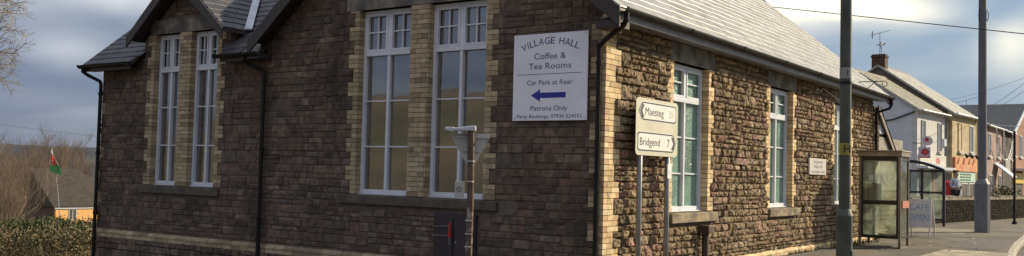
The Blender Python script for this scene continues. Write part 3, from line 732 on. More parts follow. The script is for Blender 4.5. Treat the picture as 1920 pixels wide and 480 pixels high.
# lean-to at the far end: sloping verge board, slit window, rendered patch
ltz = lambda y: 2.02-(y-LB)*.62
q = MB(); q.prism([(LB+.1, ltz(LB+.1)), (17.2, ltz(17.2)), (17.2, ltz(17.2)-.16), (LB+.1, ltz(LB+.1)-.16)], lambda a, b, d: (d, a, b), .10, .14); q.build('bargeboard', mat('grey verge board', (.20, .17, .15), .6, 8, .3), hall)
q = MB(); slates(q, (.16, 17.3, ltz(17.3)), (-1, 0, 0), (0, -.85, .527), (0, .527, .85), 3.4, 3.8, pal=PAL_D, ex=.2); q.build('roof', M['slate_dark'], hall)
q = MB(); q.box(.0, .05, 14.40, 14.90, 1.26, 1.74); q.build('window', M['upvc'], hall)
q = MB(); q.box(.0, .055, 14.3, 17.0, -.2, 1.18); q.build('render_patch', mat('grey render', (.27, .25, .21), .9, 5, .25), hall)
o2 = MB(); o2.box(-3.2, -.301, 17.0, 17.2, -2, -.2); o2.build('rear_wall', M['mortar'], hall)
# two small vents, cable and meter doors on the hall
q = MB()
for yy in (9.0, 9.25): q.tube([(.06, yy, 1.93), (.10, yy, 1.93)], .02, 8)
q.build('light_fitting', M['upvc'], hall)
q = MB(); q.tube([(.05, 9.45, 2.0), (.12, 10.5, 1.82), (.05, 11.4, 1.72)], .008, 5); q.build('cable', mat('pale cable', (.6, .58, .5), .6), hall)
# iron bracket standing out from the wall
q = MB(); q.tube([(.04, 11.9, 2.36), (.75, 11.9, 2.36)], .011, 6)
br_pts = [(.75+.07*math.sin(t*.45)*(1-t*.03), 11.9, 2.29+.07*math.cos(t*.45)*(1-t*.03)) for t in range(0, 13)]
q.tube(br_pts, .009, 6); q.tube([(.55, 11.9, 2.35), (.25, 11.9, 2.10)], .009, 6)
brk = q.build('iron_bracket', M['black']); tag(brk, 'thin black wrought iron bracket with a scroll end by the far eave', 'bracket')
# dark double cupboard doors low on the front wall
cab = empty('meter_cupboard', 'dark flush double door cupboard low on the shaded front wall', 'cupboard', loc=(-2.45, 0, -1.6))
q = MB(); q.box(-2.84, -2.07, -.055, .0, -2.0, -.62); place(q.build('frame', mat('dark purple paint', (.040, .030, .034), .55, 5, .2)), cab)
for a, b in ((-2.80, -2.47), (-2.45, -2.11)):
    q = MB(); q.box(a, b, -.075, -.056, -2.0, -.67); place(q.build('door', MATS['dark purple paint'], bevel=.004), cab)
q = MB(); q.tube([(-2.50, -.11, -.75), (-2.50, -.11, -.97)], [.012, .022], 8); place(q.build('red_handle', mat('red plastic', (.55, .03, .02), .4)), cab)
q = MB(); q.tube([(-2.50, -.11, -.97), (-2.50, -.11, -1.07)], .008, 8); q.tube([(-2.50, -.11, -.80), (-2.86, -.07, -.82)], .005, 5); q.tube([(-2.50, -.11, -.94), (-2.86, -.07, -.95)], .005, 5); place(q.build('bolt', M['greypost']), cab)
q = MB(); q.tube([(-2.41, -.08, -1.03), (-2.41, -.076, -1.03)], .018, 12); place(q.build('lock', M['greypost']), cab)

# ------------------------------------------------------------------ notice boards
nb = empty('notice_board', 'large white sign board reading VILLAGE HALL Coffee & Tea Rooms with a blue arrow', 'sign', loc=(-.86, 0, .74))
S0, S1, Z0, Z1 = -1.468, -.252, .74, 1.955
q = MB(); q.box(S0, S1, -.055, -.037, Z0, Z1); place(q.build('panel', M['board'], bevel=.003), nb)
q = MB()
for x in (S0+.1, S1-.1):
    for zz in (Z0+.15, Z1-.15): q.box(x-.02, x+.02, -.036, -.0, zz-.02, zz+.02)
place(q.build('wall_batten', M['brownpaint']), nb)
cs = (S0+S1)/2; H = Z1-Z0
def on(cx0, cz0): return lambda a, b, d: (cx0+a, -.055-d, cz0+b)
fr_ = lambda v: Z1-(v/159.0)*H      # photo row inside the board (0..159)
word = 'VILLAGE HALL'
wd = {'V': .95, 'I': .45, 'L': .75, 'A': .95, 'G': 1, 'E': .8, ' ': .55, 'H': .98}
totw = sum(wd[c] for c in word); Rr = 1.15; spanA = .98/Rr; acc = 0
lo = []
for ch in word:
    w = wd[ch]; th_ = -spanA/2+spanA*(acc+w/2)/totw; acc += w
    if ch == ' ': continue
    zc = fr_(14)-Rr; X = cs+Rr*math.sin(th_); Z = zc+Rr*math.cos(th_)
    c_, s_ = math.cos(-th_), math.sin(-th_)
    ob = lettering(ch, .098, lambda a, b, d, X=X, Z=Z, c_=c_, s_=s_: (X+a*c_-b*s_, -.055-d, Z+a*s_+b*c_), 'lettering', M['ink'], None, width=(None if ch == 'I' else .98*w/totw*.84))
    lo.append(ob)
def joinm(obs, name, parent):
    mb = MB()
    for o_ in obs:
        mb.add([v.co for v in o_.data.vertices], [tuple(p_.vertices) for p_ in o_.data.polygons]); m_ = o_.data.materials[0]
        bpy.data.objects.remove(o_)
    return place(mb.build(name, m_), parent)
# serif feet for the capitals are part of the letters
joinm(lo, 'lettering', nb)
for txt, row, h, w in (('Coffee &', 42, .088, .52), ('Tea Rooms', 60, .088, .70), ('Car Park at Rear', 90, .070, .74), ('Patrons Only', 137, .070, .60), ('Party Bookings: 07936 524553', 156-4, .052, 1.06)):
    o_ = lettering(txt, h, on(cs, fr_(row if row < 150 else 151.5)), 'lettering', M['ink'], None, width=w); place(o_, nb)
q = MB(); q.box(S0+.07, S1-.09, -.0565, -.055, fr_(74)-.004, fr_(74)+.003); place(q.build('rule', M['ink']), nb)
az = fr_(113)
q = MB(); q.prism([(cs-.30, az), (cs-.15, az+.088), (cs-.15, az+.038), (cs+.27, az+.038), (cs+.27, az-.038), (cs-.15, az-.038), (cs-.15, az-.088)], lambda a, b, d: (a, -.055-d, b), 0, .0015)
place(q.build('arrow', mat('blue arrow paint', (.03, .035, .30), .5, 3, .05)), nb)
q = MB()
for x in (S0+.04, cs, S1-.04):
    for zz in (Z0+.04, Z1-.03): q.tube([(x, -.055, zz), (x, -.059, zz)], .008, 8)
place(q.build('screws', M['greypost']), nb)

sb = empty('hall_name_plate', 'small white name plate on the sunlit rugged stone wall between the second and third windows', 'sign', loc=(.05, 9.08, .12))
q = MB(); q.box(.045, .085, 8.52, 9.66, .13, .47); place(q.build('panel', mat('cream plate', (.62, .60, .58), .35, 3, .05), bevel=.004), sb)
fb = lambda c, zc: (lambda a, b, d: (.085+d, c+a, zc+b))
gi = mat('grey blue lettering', (.13, .14, .20), .6)
for txt, zc, h, w in (('Llangynwyd', .40, .07, .62), ('Village Hall', .30, .07, .60), ('CAR PARKING AT REAR', .185, .05, .92)):
    place(lettering(txt, h, fb(9.09, zc), 'lettering', gi, None, width=w), sb)

# ------------------------------------------------------------------ direction sign on two posts
ds = empty('direction_sign', 'cream road direction sign on two grey posts reading Maesteg and Bridgend 7', 'road sign', loc=(.19, .9, GZ))
DX = .2; y0s, y1s = .50, 1.83; zs0, zs1 = .295, 1.09
def rrect(a0, a1, b0, b1, r_, n=5):
    o_ = []
    for cxx, cyy, st in ((a1-r_, b1-r_, 0), (a0+r_, b1-r_, 90), (a0+r_, b0+r_, 180), (a1-r_, b0+r_, 270)):
        for i in range(n+1): t_ = R(st+90*i/n); o_.append((cxx+r_*math.cos(t_), cyy+r_*math.sin(t_)))
    return o_
fx = lambda a, b, d: (DX+d, a, b)
q = MB(); q.prism(rrect(y0s, y1s, zs0, zs1, .07), fx, 0, .004); place(q.build('backing_plate', mat('cream sign plate', (.56, .54, .42), .5, 3, .08)), ds)
def flag(yc0, yc1, zc0, zc1, left):
    h = (zc1-zc0)/2; zc = (zc0+zc1)/2; tp = .14
    def shp(i):
        a0, a1, b0, b1 = yc0+i, yc1-i, zc0+i, zc1-i; r_ = .03
        if left: return [(a0, zc), (a0+tp*.75, b0+.01), (a0+tp, b0), (a1-r_, b0), (a1, b0+r_), (a1, b1-r_), (a1-r_, b1), (a0+tp, b1), (a0+tp*.75, b1-.01)]
        return [(a1, zc), (a1-tp*.75, b1-.01), (a1-tp, b1), (a0+r_, b1), (a0, b1-r_), (a0, b0+r_), (a0+r_, b0), (a1-tp, b0), (a1-tp*.75, b0+.01)]
    q = MB(); q.prism(shp(0), fx, .004, .0055); pp = place(q.build('flag_panel', MATS.get('white sheet') or mat('white sheet', (.78, .78, .73), .35, 3, .05)), ds)
    q = MB(); q.prism(shp(.008), fx, .0055, .0065); place(q.build('flag_border', M['blackink']), ds)
    q = MB(); q.prism(shp(.028), fx, .0065, .0075); place(q.build('flag_face', MATS['white sheet']), ds)
    q = MB(); e = yc0+.05 if left else yc1-.05; s_ = 1 if left else -1
    q.prism([(e, zc), (e+s_*.075, zc+h*.66), (e+s_*.135, zc+h*.66), (e+s_*.065, zc), (e+s_*.135, zc-h*.66), (e+s_*.075, zc-h*.66)], fx, .0075, .009)
    place(q.build('chevron', M['blackink']), ds)
flag(.56, 1.78, .775, 1.045, True); flag(.545, 1.80, .345, .625, False)
fxt = lambda yc, zc: (lambda a, b, d: (DX+.0075+d, yc+a, zc+b))
place(lettering('Maesteg', .11, fxt(1.06, .905), 'lettering', M['blackink'], None, width=.58), ds)
place(lettering('2½', .11, fxt(1.62, .905), 'lettering', mat('glare pale lettering', (.58, .47, .36), .5), None, width=.17), ds)  # glare over the figures painted as a pale lettering colour
place(lettering('Bridgend', .11, fxt(.93, .48), 'lettering', M['blackink'], None, width=.62), ds)
place(lettering('7', .12, fxt(1.52, .48), 'lettering', M['blackink'], None, width=.08), ds)
for yy in (.72, 1.60):
    q = MB(); q.tube([(DX-.042, yy, -1.6), (DX-.042, yy, 1.05)], .038, 12); pst = place(q.build('post', M['greypost'], smooth=True), ds)
    q = MB(); q.tube([(DX-.042, yy, .45), (DX-.042, yy, .50)], .042, 12); q.tube([(DX-.042, yy, .85), (DX-.042, yy, .90)], .042, 12); place(q.build('clip', M['greypost']), ds)
q = MB(); q.box(DX-.004, DX-.0, 1.53, 1.66, -.02, .19); place(q.build('sticker', mat('pale sticker', (.7, .72, .75), .5)), ds)

# ------------------------------------------------------------------ give way sign seen from behind
P0 = at(880, 400, 11.2); gx, gy = P0.x, P0.y; e_r = Vector((math.cos(YAW), math.sin(YAW), 0)); e_n = Vector((math.sin(YAW), -math.cos(YAW), 0))  # plate axes
gw = empty('give_way_sign', 'grey back of a triangular road sign with a lamp hood on a rusty post', 'road sign', loc=(gx, gy, -1.62))
G = Vector((gx, gy, 0))
zt, zb_ = hit(880, 250, 0, gx).z, 0
sc_g = 11.2/F_PX
def gp(du, z, d=0): return tuple(G+e_r*du+e_n*d+Vector((0, 0, z)))
zat = lambda v: (at(880, v, 11.2)).z
q = MB(); q.tube([gp(0, -1.62), gp(.01, -.4), gp(-.005, zat(238))], .042, 10); place(q.build('post', mat('rusty post paint', (.095, .064, .048), .8, 6, .4, .003, 40, col2=(.26, .22, .18), c2scale=7, c2lo=.57, c2hi=.64)), gw)
q = MB()
for z_ in (zat(413), zat(438), zat(462), zat(302), zat(340)): q.tube([gp(0, z_-.008), gp(0, z_+.006)], .047, 10)
place(q.build('band', mat('pale band', (.5, .47, .42), .6)), gw)
tw = 40*sc_g; zt = zat(250); zb_ = zat(314)
q = MB(); q.prism([(-tw+.02, zt), (-tw, zt-.03), (-.035, zb_+.01), (0, zb_-.005), (.035, zb_+.01), (tw*.85, zt-.03), (tw*.83, zt)], lambda a, b, d: gp(a, b, d), -.075, -.066)
place(q.build('plate', mat('grey sign back', (.42, .42, .42), .55, 4, .15)), gw)
q = MB()
for z_ in (zt-.04, zt-.20):
    a_ = tw*(.85 if z_ > zt-.1 else .42); q.box(0, 1, 0, 1, 0, 1, fr=lambda x, y, z, z_=z_, a_=a_: gp(-a_+2*a_*x, z_-.012+.024*z, -.065+.02*y))
place(q.build('stiffening_rail', MATS['grey sign back']), gw)
# hood lamp: tapered trough on top
def hood(a0, a1, d0, d1, za, zb, zc):
    return [gp(a0, za, d0), gp(a1, zb-.035, d0), gp(a1, zb-.035, d1), gp(a0, za, d1), gp(a0, za+.035, d0), gp(a1, zb+.03, d0), gp(a1, zb+.03, d1), gp(a0, za+.035, d1)]
q = MB(); z_ = zat(243); q.hexa(hood(-50*sc_g, -32*sc_g, -.10, .05, z_-.01, z_-.0, 0)); q.hexa(hood(-31.9*sc_g, 8*sc_g, -.12, .06, z_-.015, z_+.022, 0)); place(q.build('lamp_hood', mat('pale lamp hood', (.50, .53, .58), .45, 4, .1), bevel=.012), gw)
q = MB(); za_, zb2 = zat(371), zat(340)
q.box(0, 1, 0, 1, 0, 1, fr=lambda x, y, z: gp(-.18+.11*x, za_+(zb2-za_)*z, .03-.08*(1-y)))
bxo = place(q.build('fuse_box', mat('pale grey box', (.40, .40, .39), .5, 4, .1), bevel=.008), gw)
q = MB(); cpt = -.125; zc_ = (za_+zb2)/2
q.prism([(cpt+.032*math.cos(i*.524), zc_+.032*math.sin(i*.524)) for i in range(12)], lambda a, b, d: gp(a, b, d), .0305, .032); q2 = q
place(q.build('round_badge', M['blackink']), gw)
q = MB(); q.prism([(cpt+.024*math.cos(i*.524), zc_+.024*math.sin(i*.524)) for i in range(12)], lambda a, b, d: gp(a, b, d), .0321, .033); place(q.build('round_badge', MATS['pale grey box']), gw)
q = MB(); q.prism([(cpt-.006, zc_-.016), (cpt+.008, zc_-.002), (cpt+.001, zc_), (cpt+.008, zc_+.018), (cpt-.008, zc_+.002), (cpt-.001, zc_)], lambda a, b, d: gp(a, b, d), .0331, .034); place(q.build('round_badge', M['blackink']), gw)

# ------------------------------------------------------------------ green lamp post
lx, ly = at(1583.5, 400, 10.35).x, at(1583.5, 400, 10.35).y
lp = empty('street_lamp', 'tall green street lamp post with a yellow band in front of the side wall', 'street lamp', loc=(lx, ly, GZ))
gm = mat('dark green paint', (.062, .068, .052), .5, 5, .35, .001, 20)
q = MB(); q.tube([(lx, ly, -1.5), (lx, ly, -.37), (lx, ly, -.30), (lx, ly, 3.0), (lx, ly, 7.0)], [.088, .088, .063, .060, .045], 16); place(q.build('column', gm, smooth=True), lp).data.polygons.foreach_set('use_smooth', [True]*0) if False else place(lp.children[0] if lp.children else q.build('column', gm, smooth=False), lp)
q = MB(); q.tube([(lx, ly, .29), (lx, ly, .42)], .0655, 16); place(q.build('yellow_band', mat('yellow band', (.30, .24, .05), .5, 6, .3)), lp)
q = MB(); q.tube([(lx, ly, 1.13), (lx, ly, 1.25)], .0640, 16); place(q.build('number_label', mat('label white', (.26, .27, .26), .5, 6, .2)), lp)
q = MB(); q.tube([(lx, ly, 1.07), (lx, ly, 1.085)], .0665, 16); q.tube([(lx, ly, 1.14-.05), (lx, ly, 1.10)], .0665, 16); place(q.build('strap', M['black']), lp)
fl = lambda a, b, d: tuple(Vector((lx, ly, 0))+e_r*a+e_n*(.064+d)+Vector((0, 0, b)))
place(lettering('H', .09, fl_ := (lambda a, b, d: fl(a, .352+b, .002)), 'lettering', M['blackink'], None), lp)
place(lettering('1', .07, (lambda a, b, d: fl(a, 1.19+b, .001)), 'lettering', M['blackink'], None), lp)
q = MB(); q.box(lx+.05, lx+.095, ly-.035, ly+.03, -1.3, -.75); place(q.build('access_door', gm), lp)
q = MB(); q.tube([(lx, ly, 7.0), (lx+.3, ly, 7.35), (lx+1.0, ly, 7.5)], .03, 8); place(q.build('arm', gm), lp)
q = MB(); q.box(lx+.95, lx+1.6, ly-.13, ly+.13, 7.43, 7.55); place(q.build('lantern', mat('lantern grey', (.4, .4, .4), .4), bevel=.04), lp)

# ------------------------------------------------------------------ large grey pole
px_, py_ = 1.49, 20.98
gpz = empty('camera_pole', 'thick smooth grey pole with a wide octagonal base sleeve standing on the pavement', 'pole', loc=(px_, py_, GZ))
gm2 = mat('mid grey paint', (.12, .122, .135), .55, 3, .12)
q = MB(); q.tube([(px_, py_, .20), (px_, py_, 4.5), (px_, py_, 9.0)], [.125, .118, .095], 20); place(q.build('shaft', gm2), gpz)
q = MB(); q.tube([(px_, py_, GZ-.1), (px_, py_, .03), (px_, py_, .20)], [.225, .225, .126], 8); place(q.build('base_sleeve', mat('base sleeve paint', (.15, .152, .165), .6, 3, .15), bevel=.01), gpz)
q = MB(); q.box(px_+.05, px_+.09, py_-.215, py_-.2, -.9, -.6); place(q.build('access_door', gm2), gpz)
q = MB()
for zz, sg in ((5.0, -1), (4.9, 1)):
    zc = at(1840, 27, 29).z; q.tube([tuple(Vector((px_, py_, zc+.18*math.cos(t_)))+e_r*(sg*.09+sg*.06*math.sin(t_))+e_n*.06) for t_ in np.linspace(0, math.pi, 8)], .012, 5)
place(q.build('cable_loop', M['black']), gpz)
q = MB(); q.box(px_-.3, px_+.3, py_-.1, py_+.1, 8.9, 9.1); place(q.build('head', gm2, bevel=.03), gpz)

# ------------------------------------------------------------------ telephone kiosk
KX0, KX1, KY0, KY1, KZ0, KZ1 = .455, 1.30, 11.0, 11.78, GZ+.005, .70
kb = empty('phone_box', 'glazed public telephone box with dark frame and BT lettering against the side wall', 'phone box', loc=(.89, 11.44, GZ))
km = mat('dark bronze frame', (.022, .019, .015), .45, 6, .25, metal=.2); ks = mat('stainless corner post', (.23, .20, .16), .38, 6, .25, metal=.6)
cg = glassmat('kiosk glass', (.97, .99, .96), .17, (.74, .80, .66))
for (x, y) in ((KX0, KY0), (KX1, KY0), (KX1, KY1), (KX0, KY1)):
    q = MB(); q.box(x-.028, x+.028, y-.028, y+.028, KZ0, KZ1-.12); place(q.build('corner_post', ks, bevel=.006), kb)
q = MB(); q.box(KX0-.05, KX1+.05, KY0-.05, KY1+.05, KZ1-.12, KZ1-.015); q.box(KX0-.065, KX1+.065, KY0-.065, KY1+.065, KZ1-.015, KZ1+.02); rfo = place(q.build('roof', mat('weathered steel roof', (.26, .22, .16), .4, 5, .3, metal=.5), bevel=.01), kb)
ZG = [(-1.17, -.49), (-.40, .49)]
def side(name, fn, L_, withframe=True):
    q = MB()
    def bx(a, b, c, d): q.box(0, 1, 0, 1, 0, 1, fr=lambda x, y, z: fn(a+(b-a)*x, c+(d-c)*z, -.015+.03*(1-y)))
    bx(.028, .068, -1.24, KZ1-.121); bx(L_-.068, L_-.028, -1.24, KZ1-.121)
    bx(.068, L_-.068, -1.24, ZG[0][0]); bx(.068, L_-.068, ZG[0][1], ZG[1][0]); bx(.068, L_-.068, ZG[1][1], KZ1-.121)
    fo = place(q.build(name, km, bevel=.004), kb)
    for a, b in ZG:
        g_ = MB(); g_.box(0, 1, 0, 1, 0, 1, fr=lambda x, y, z: fn(.068+(L_-.136)*x, a+(b-a)*z, -.004+.008*(1-y))); go = g_.build('pane', cg); go.parent = fo
    return fo
side('side_panel', lambda a, b, d: (KX0+a, KY0-d, b), KX1-KX0)
side('door', lambda a, b, d: (KX1+d, KY0+a, b), KY1-KY0)
side('side_panel', lambda a, b, d: (KX1-a, KY1+d, b), KX1-KX0)
side('side_panel', lambda a, b, d: (KX0-d, KY1-a, b), KY1-KY0)
q = MB(); q.box(KX1+.018, KX1+.045, KY0+.10, KY0+.72, -.56, -.40); place(q.build('door_handle', mat('red grip', (.45, .16, .09), .5)), kb)
q = MB(); q.box(KX0+.02, KX0+.22, KY1-.34, KY1-.04, -1.25, .55); place(q.build('back_board', mat('pale back board', (.62, .62, .56), .5, 4, .15)), kb)
q = MB(); q.box(KX0+.10, KX0+.36, KY1-.62, KY1-.345, -.50, -.02); place(q.build('telephone', mat('black telephone', (.02, .02, .022), .35), bevel=.02), kb)
q = MB(); q.tube([(KX0+.30, KY1-.66, -.07), (KX0+.27, KY1-.70, -.17), (KX0+.27, KY1-.70, -.30), (KX0+.30, KY1-.66, -.40)], [.03, .018, .018, .03], 8); q.tube([(KX0+.30, KY1-.66, -.40), (KX0+.25, KY1-.7, -.65), (KX0+.2, KY1-.6, -.5)], .008, 6); place(q.build('handset', MATS['black telephone']), kb)
q = MB(); q.box(KX0-.02, KX1+.02, KY0-.02, KY1+.02, GZ, GZ+.03); place(q.build('floor_plate', mat('worn floor plate', (.14, .13, .11), .7)), kb)
wl = mat('white transfer lettering', (.85, .85, .78), .5)
kf = lambda c, zc: (lambda a, b, d: (KX0+c+a, KY0-.0055-d, zc+b))
place(lettering('BT', .105, kf(.30, .105), 'lettering', wl, None, width=.185), kb)
place(lettering('BT', .105, kf(.63, .105), 'lettering', wl, None, width=.185, mirror=True), kb)
q = MB(); fn_ = lambda a, b, d: (KX0+.465+a, KY0-.0055-d, .10+b)   # the dancing piper emblem in strokes
def stroke(p0, p1, w0, w1=None):
    w1 = w1 or w0; a = Vector(p0); b = Vector(p1); n_ = Vector((-(b-a).y, (b-a).x)).normalized()
    q.prism([tuple(a-n_*w0), tuple(b-n_*w1), tuple(b+n_*w1), tuple(a+n_*w0)], fn_, 0, .0015)
stroke((-.005, .02), (.01, -.05), .018, .014); stroke((.01, -.05), (-.03, -.10), .012, .008); stroke((-.03, -.10), (-.02, -.16), .008, .006); stroke((.01, -.05), (.05, -.09), .012, .008); stroke((.05, -.09), (.045, -.15), .008, .006)
stroke((-.005, .015), (-.05, .04), .008, .005); stroke((.0, .015), (-.045, .075), .007, .005); stroke((-.02, .11), (-.075, .055), .004); stroke((.005, .0), (.055, .01), .007, .005)
q.prism([(-.002+.019*math.cos(i*.7), .052+.022*math.sin(i*.7)) for i in range(9)], fn_, 0, .0015)
place(q.build('piper_emblem', wl), kb)

# ------------------------------------------------------------------ A-board
ab = empty('pavement_board', 'white folding board chalked CAFE OPEN standing on the pavement beside the phone box', 'a-board', loc=(.62, 16.6, GZ))
AX0, AX1, AY = .27, .93, 16.6
wm = mat('white painted ply', (.56, .55, .56), .6, 4, .12)
for sg, nm in ((-1, 'front_panel'), (1, 'rear_panel')):
    fn = lambda a, b, d, sg=sg: (AX0+a, AY+sg*(.06+.30*(1-b/1.02))+sg*d, GZ+b)
    q = MB(); q.prism([(0, .26), (AX1-AX0, .26), (AX1-AX0-.03, 1.02), (.03, 1.02)], fn, 0, .02); fp = place(q.build(nm, wm), ab)
    for x in (.035, AX1-AX0-.035):
        q = MB(); q.tube([fn(x, 0, .01), fn(x, .27, .01)], .02, 6); lg = place(q.build('leg', wm), ab)
fn = lambda a, b, d: (AX0+a, AY-(.06+.30*(1-b/1.02))-d, GZ+b)
cb_ = mat('pale blue chalk', (.22, .36, .50), .9)
for txt, b_, w in (('CAFE', .80, .50), ('OPEN', .52, .52)):
    place(lettering(txt, .17, lambda a, b, d, b_=b_: fn((AX1-AX0)/2+a, b_+b, .0205+d), 'lettering', cb_, None, width=w), ab)

# ------------------------------------------------------------------ bus shelter
sh = empty('bus_shelter', 'glazed bus shelter with dark posts and pale arched roof behind the pavement board', 'bus shelter', loc=(-1.4, 25.5, GZ))
SY0, SY1, SX0, SX1 = 24.0, 25.3, -1.52, -.14
dm = mat('navy black frame', (.022, .026, .04), .4, 5, .2); sg_ = glassmat('shelter glass', (.82, .88, .86), .2, (.5, .55, .5))
for (x, y) in ((SX1, SY0), (SX0+.68, SY0), (SX0, SY0), (SX0, SY1)):
    q = MB(); q.box(x-.04, x+.04, y-.04, y+.04, GZ, .50); place(q.build('post', dm), sh)
q = MB()
for zz in (.44, -.30, -1.22):
    q.box(SX0+.041, SX0+.639, SY0-.025, SY0+.025, zz-.03, zz+.03); q.box(SX0+.721, SX1-.041, SY0-.025, SY0+.025, zz-.03, zz+.03)
    q.box(SX0-.025, SX0+.025, SY0+.041, SY1-.041, zz-.03, zz+.03)
q.box(SX1-.025, SX1+.025, SY0+.041, SY1, .41, .47); q.box(SX0+.041, SX1+.02, SY1-.025, SY1+.025, .41, .47)
place(q.build('rail', dm), sh)
for (a, b) in ((-1.19, -.33), (-.27, .41)):
    for (x0, x1) in ((SX0+.041, SX0+.639), (SX0+.721, SX1-.041)):
        q = MB(); q.box(x0, x1, SY0-.005, SY0+.005, a, b); place(q.build('pane', sg_), sh)
    q = MB(); q.box(SX0-.005, SX0+.005, SY0+.041, SY1-.041, a, b); place(q.build('pane', sg_), sh)
q = MB(); arc = [(SX0-.2+(SX1+.24-SX0)*i/10, .50+.30*math.sin(math.pi*(.30+.70*i/10))) for i in range(11)]
poly = arc+[(x, z_-.03) for x, z_ in arc[::-1]]
q.prism(poly, lambda a, b, d: (a, d, b), SY0-.15, SY1+.1); place(q.build('roof', mat('pale curved roof sheet', (.45, .46, .46), .35, 4, .1)), sh)
q = MB(); q.prism([(x, z_+.012) for x, z_ in arc]+[(x, z_-.09) for x, z_ in arc[::-1]], lambda a, b, d: (a, d, b), SY0-.19, SY0-.151); place(q.build('roof_edge', dm), sh)
q = MB(); q.box(SX0+.25, SX0+.55, SY0+.1, SY1-.1, -1.0, -.96); q.box(SX0+.03, SX0+.30, SY0+.3, SY0+.34, -1.03, -1.001); q.box(SX0+.03, SX0+.30, SY1-.34, SY1-.3, -1.03, -1.001); place(q.build('bench', dm), sh)

# ------------------------------------------------------------------ boundary wall with rough coping
bw = empty('boundary_wall', 'long low dark stone boundary wall with upright coping stones behind the bus shelter', 'wall', loc=(-.3, 30, GZ))
BW = [(-1.9, 18.2), (-1.5, 21.5), (-1.05, 25.0), (-.58, 28.2), (-.1, 31.6), (.35, 35.2), (.80, 38.8), (1.15, 42), (1.4, 46), (1.6, 52), (1.7, 60)]
BWo = offset(BW, -.35); st = MB(); cp = MB(); bed = MB()
for i in range(len(BW)-1):
    a, b = Vector((*BW[i], 0)), Vector((*BW[i+1], 0)); L_ = (b-a).length; t_ = (b-a)/L_; n_ = Vector((t_.y, -t_.x, 0))
    fr = lambda s, z, d, a=a, t_=t_, n_=n_: tuple(a+t_*s+n_*d+Vector((0, 0, z)))
    zt_ = -.60
    masonry(st, fr, 0, L_, GZ-.02, zt_, GZ, [], 'A', [(.022, .018, .014), (.017, .015, .012), (.027, .022, .016), (.014, .013, .011)])
    bed.hexa([tuple(a+Vector((0, 0, -1.7))), tuple(b+Vector((0, 0, -1.7))), tuple(b-n_*.35+Vector((0, 0, -1.7))), tuple(a-n_*.35+Vector((0, 0, -1.7))), tuple(a+Vector((0, 0, zt_))), tuple(b+Vector((0, 0, zt_))), tuple(b-n_*.35+Vector((0, 0, zt_))), tuple(a-n_*.35+Vector((0, 0, zt_)))])
    s = 0
    while s < L_-.02:
        w = min(random.uniform(.10, .24), L_-s); h = random.uniform(.10, .17); lean = random.uniform(-.04, .04); c = random.choice([(.30, .25, .17), (.22, .19, .13), (.16, .14, .11), (.26, .23, .18)])
        q4 = [fr(s+.006, zt_, .03), fr(s+w-.006, zt_, .03), fr(s+w-.006, zt_, -.38), fr(s+.006, zt_, -.38)]
        q5 = [fr(s+.012+lean, zt_+h*random.uniform(.7, 1.05), .015), fr(s+w-.012+lean, zt_+h*random.uniform(.7, 1.05), .015), fr(s+w-.012+lean, zt_+h, -.36), fr(s+.012+lean, zt_+h, -.36)]
        cp.hexa(q4+q5, 0, c); s += w
place(st.build('stone_face', mat('near black wall stone', None, .95, 9, .3, .004, 45, attr=True, spec=.05)), bw); place(bed.build('mortar_bed', mat('dark mortar', (.012, .010, .009), .95)), bw); place(cp.build('coping', M['stone_b']), bw)  # wall face in a near-black tone, coping kept lighter
f_ = MB(); f_.prism([(BWo[i][0], BWo[i][1]) for i in range(len(BW))]+[(-12, 60), (-12, 18.2)], lambda a, b, d: (a, b, d), -1.62, -1.25)
struct('forecourt', f_.build('forecourt', M['asphalt']))

# ------------------------------------------------------------------ thin post on the right, with a flag plate
tp = empty('bus_stop_post', 'thin dark post standing on the far pavement near the kerb', 'post', loc=(1.38, 29.25, GZ))
q = MB(); q.tube([(1.38, 29.25, GZ), (1.38, 29.25, at(1902, 253, 38.6).z*1.0)], .045, 8); place(q.build('post', M['black']), tp)
q = MB(); q.tube([(1.38, 29.25, GZ), (1.38, 29.25, GZ+.10)], .09, 8); place(q.build('foot', M['black']), tp)

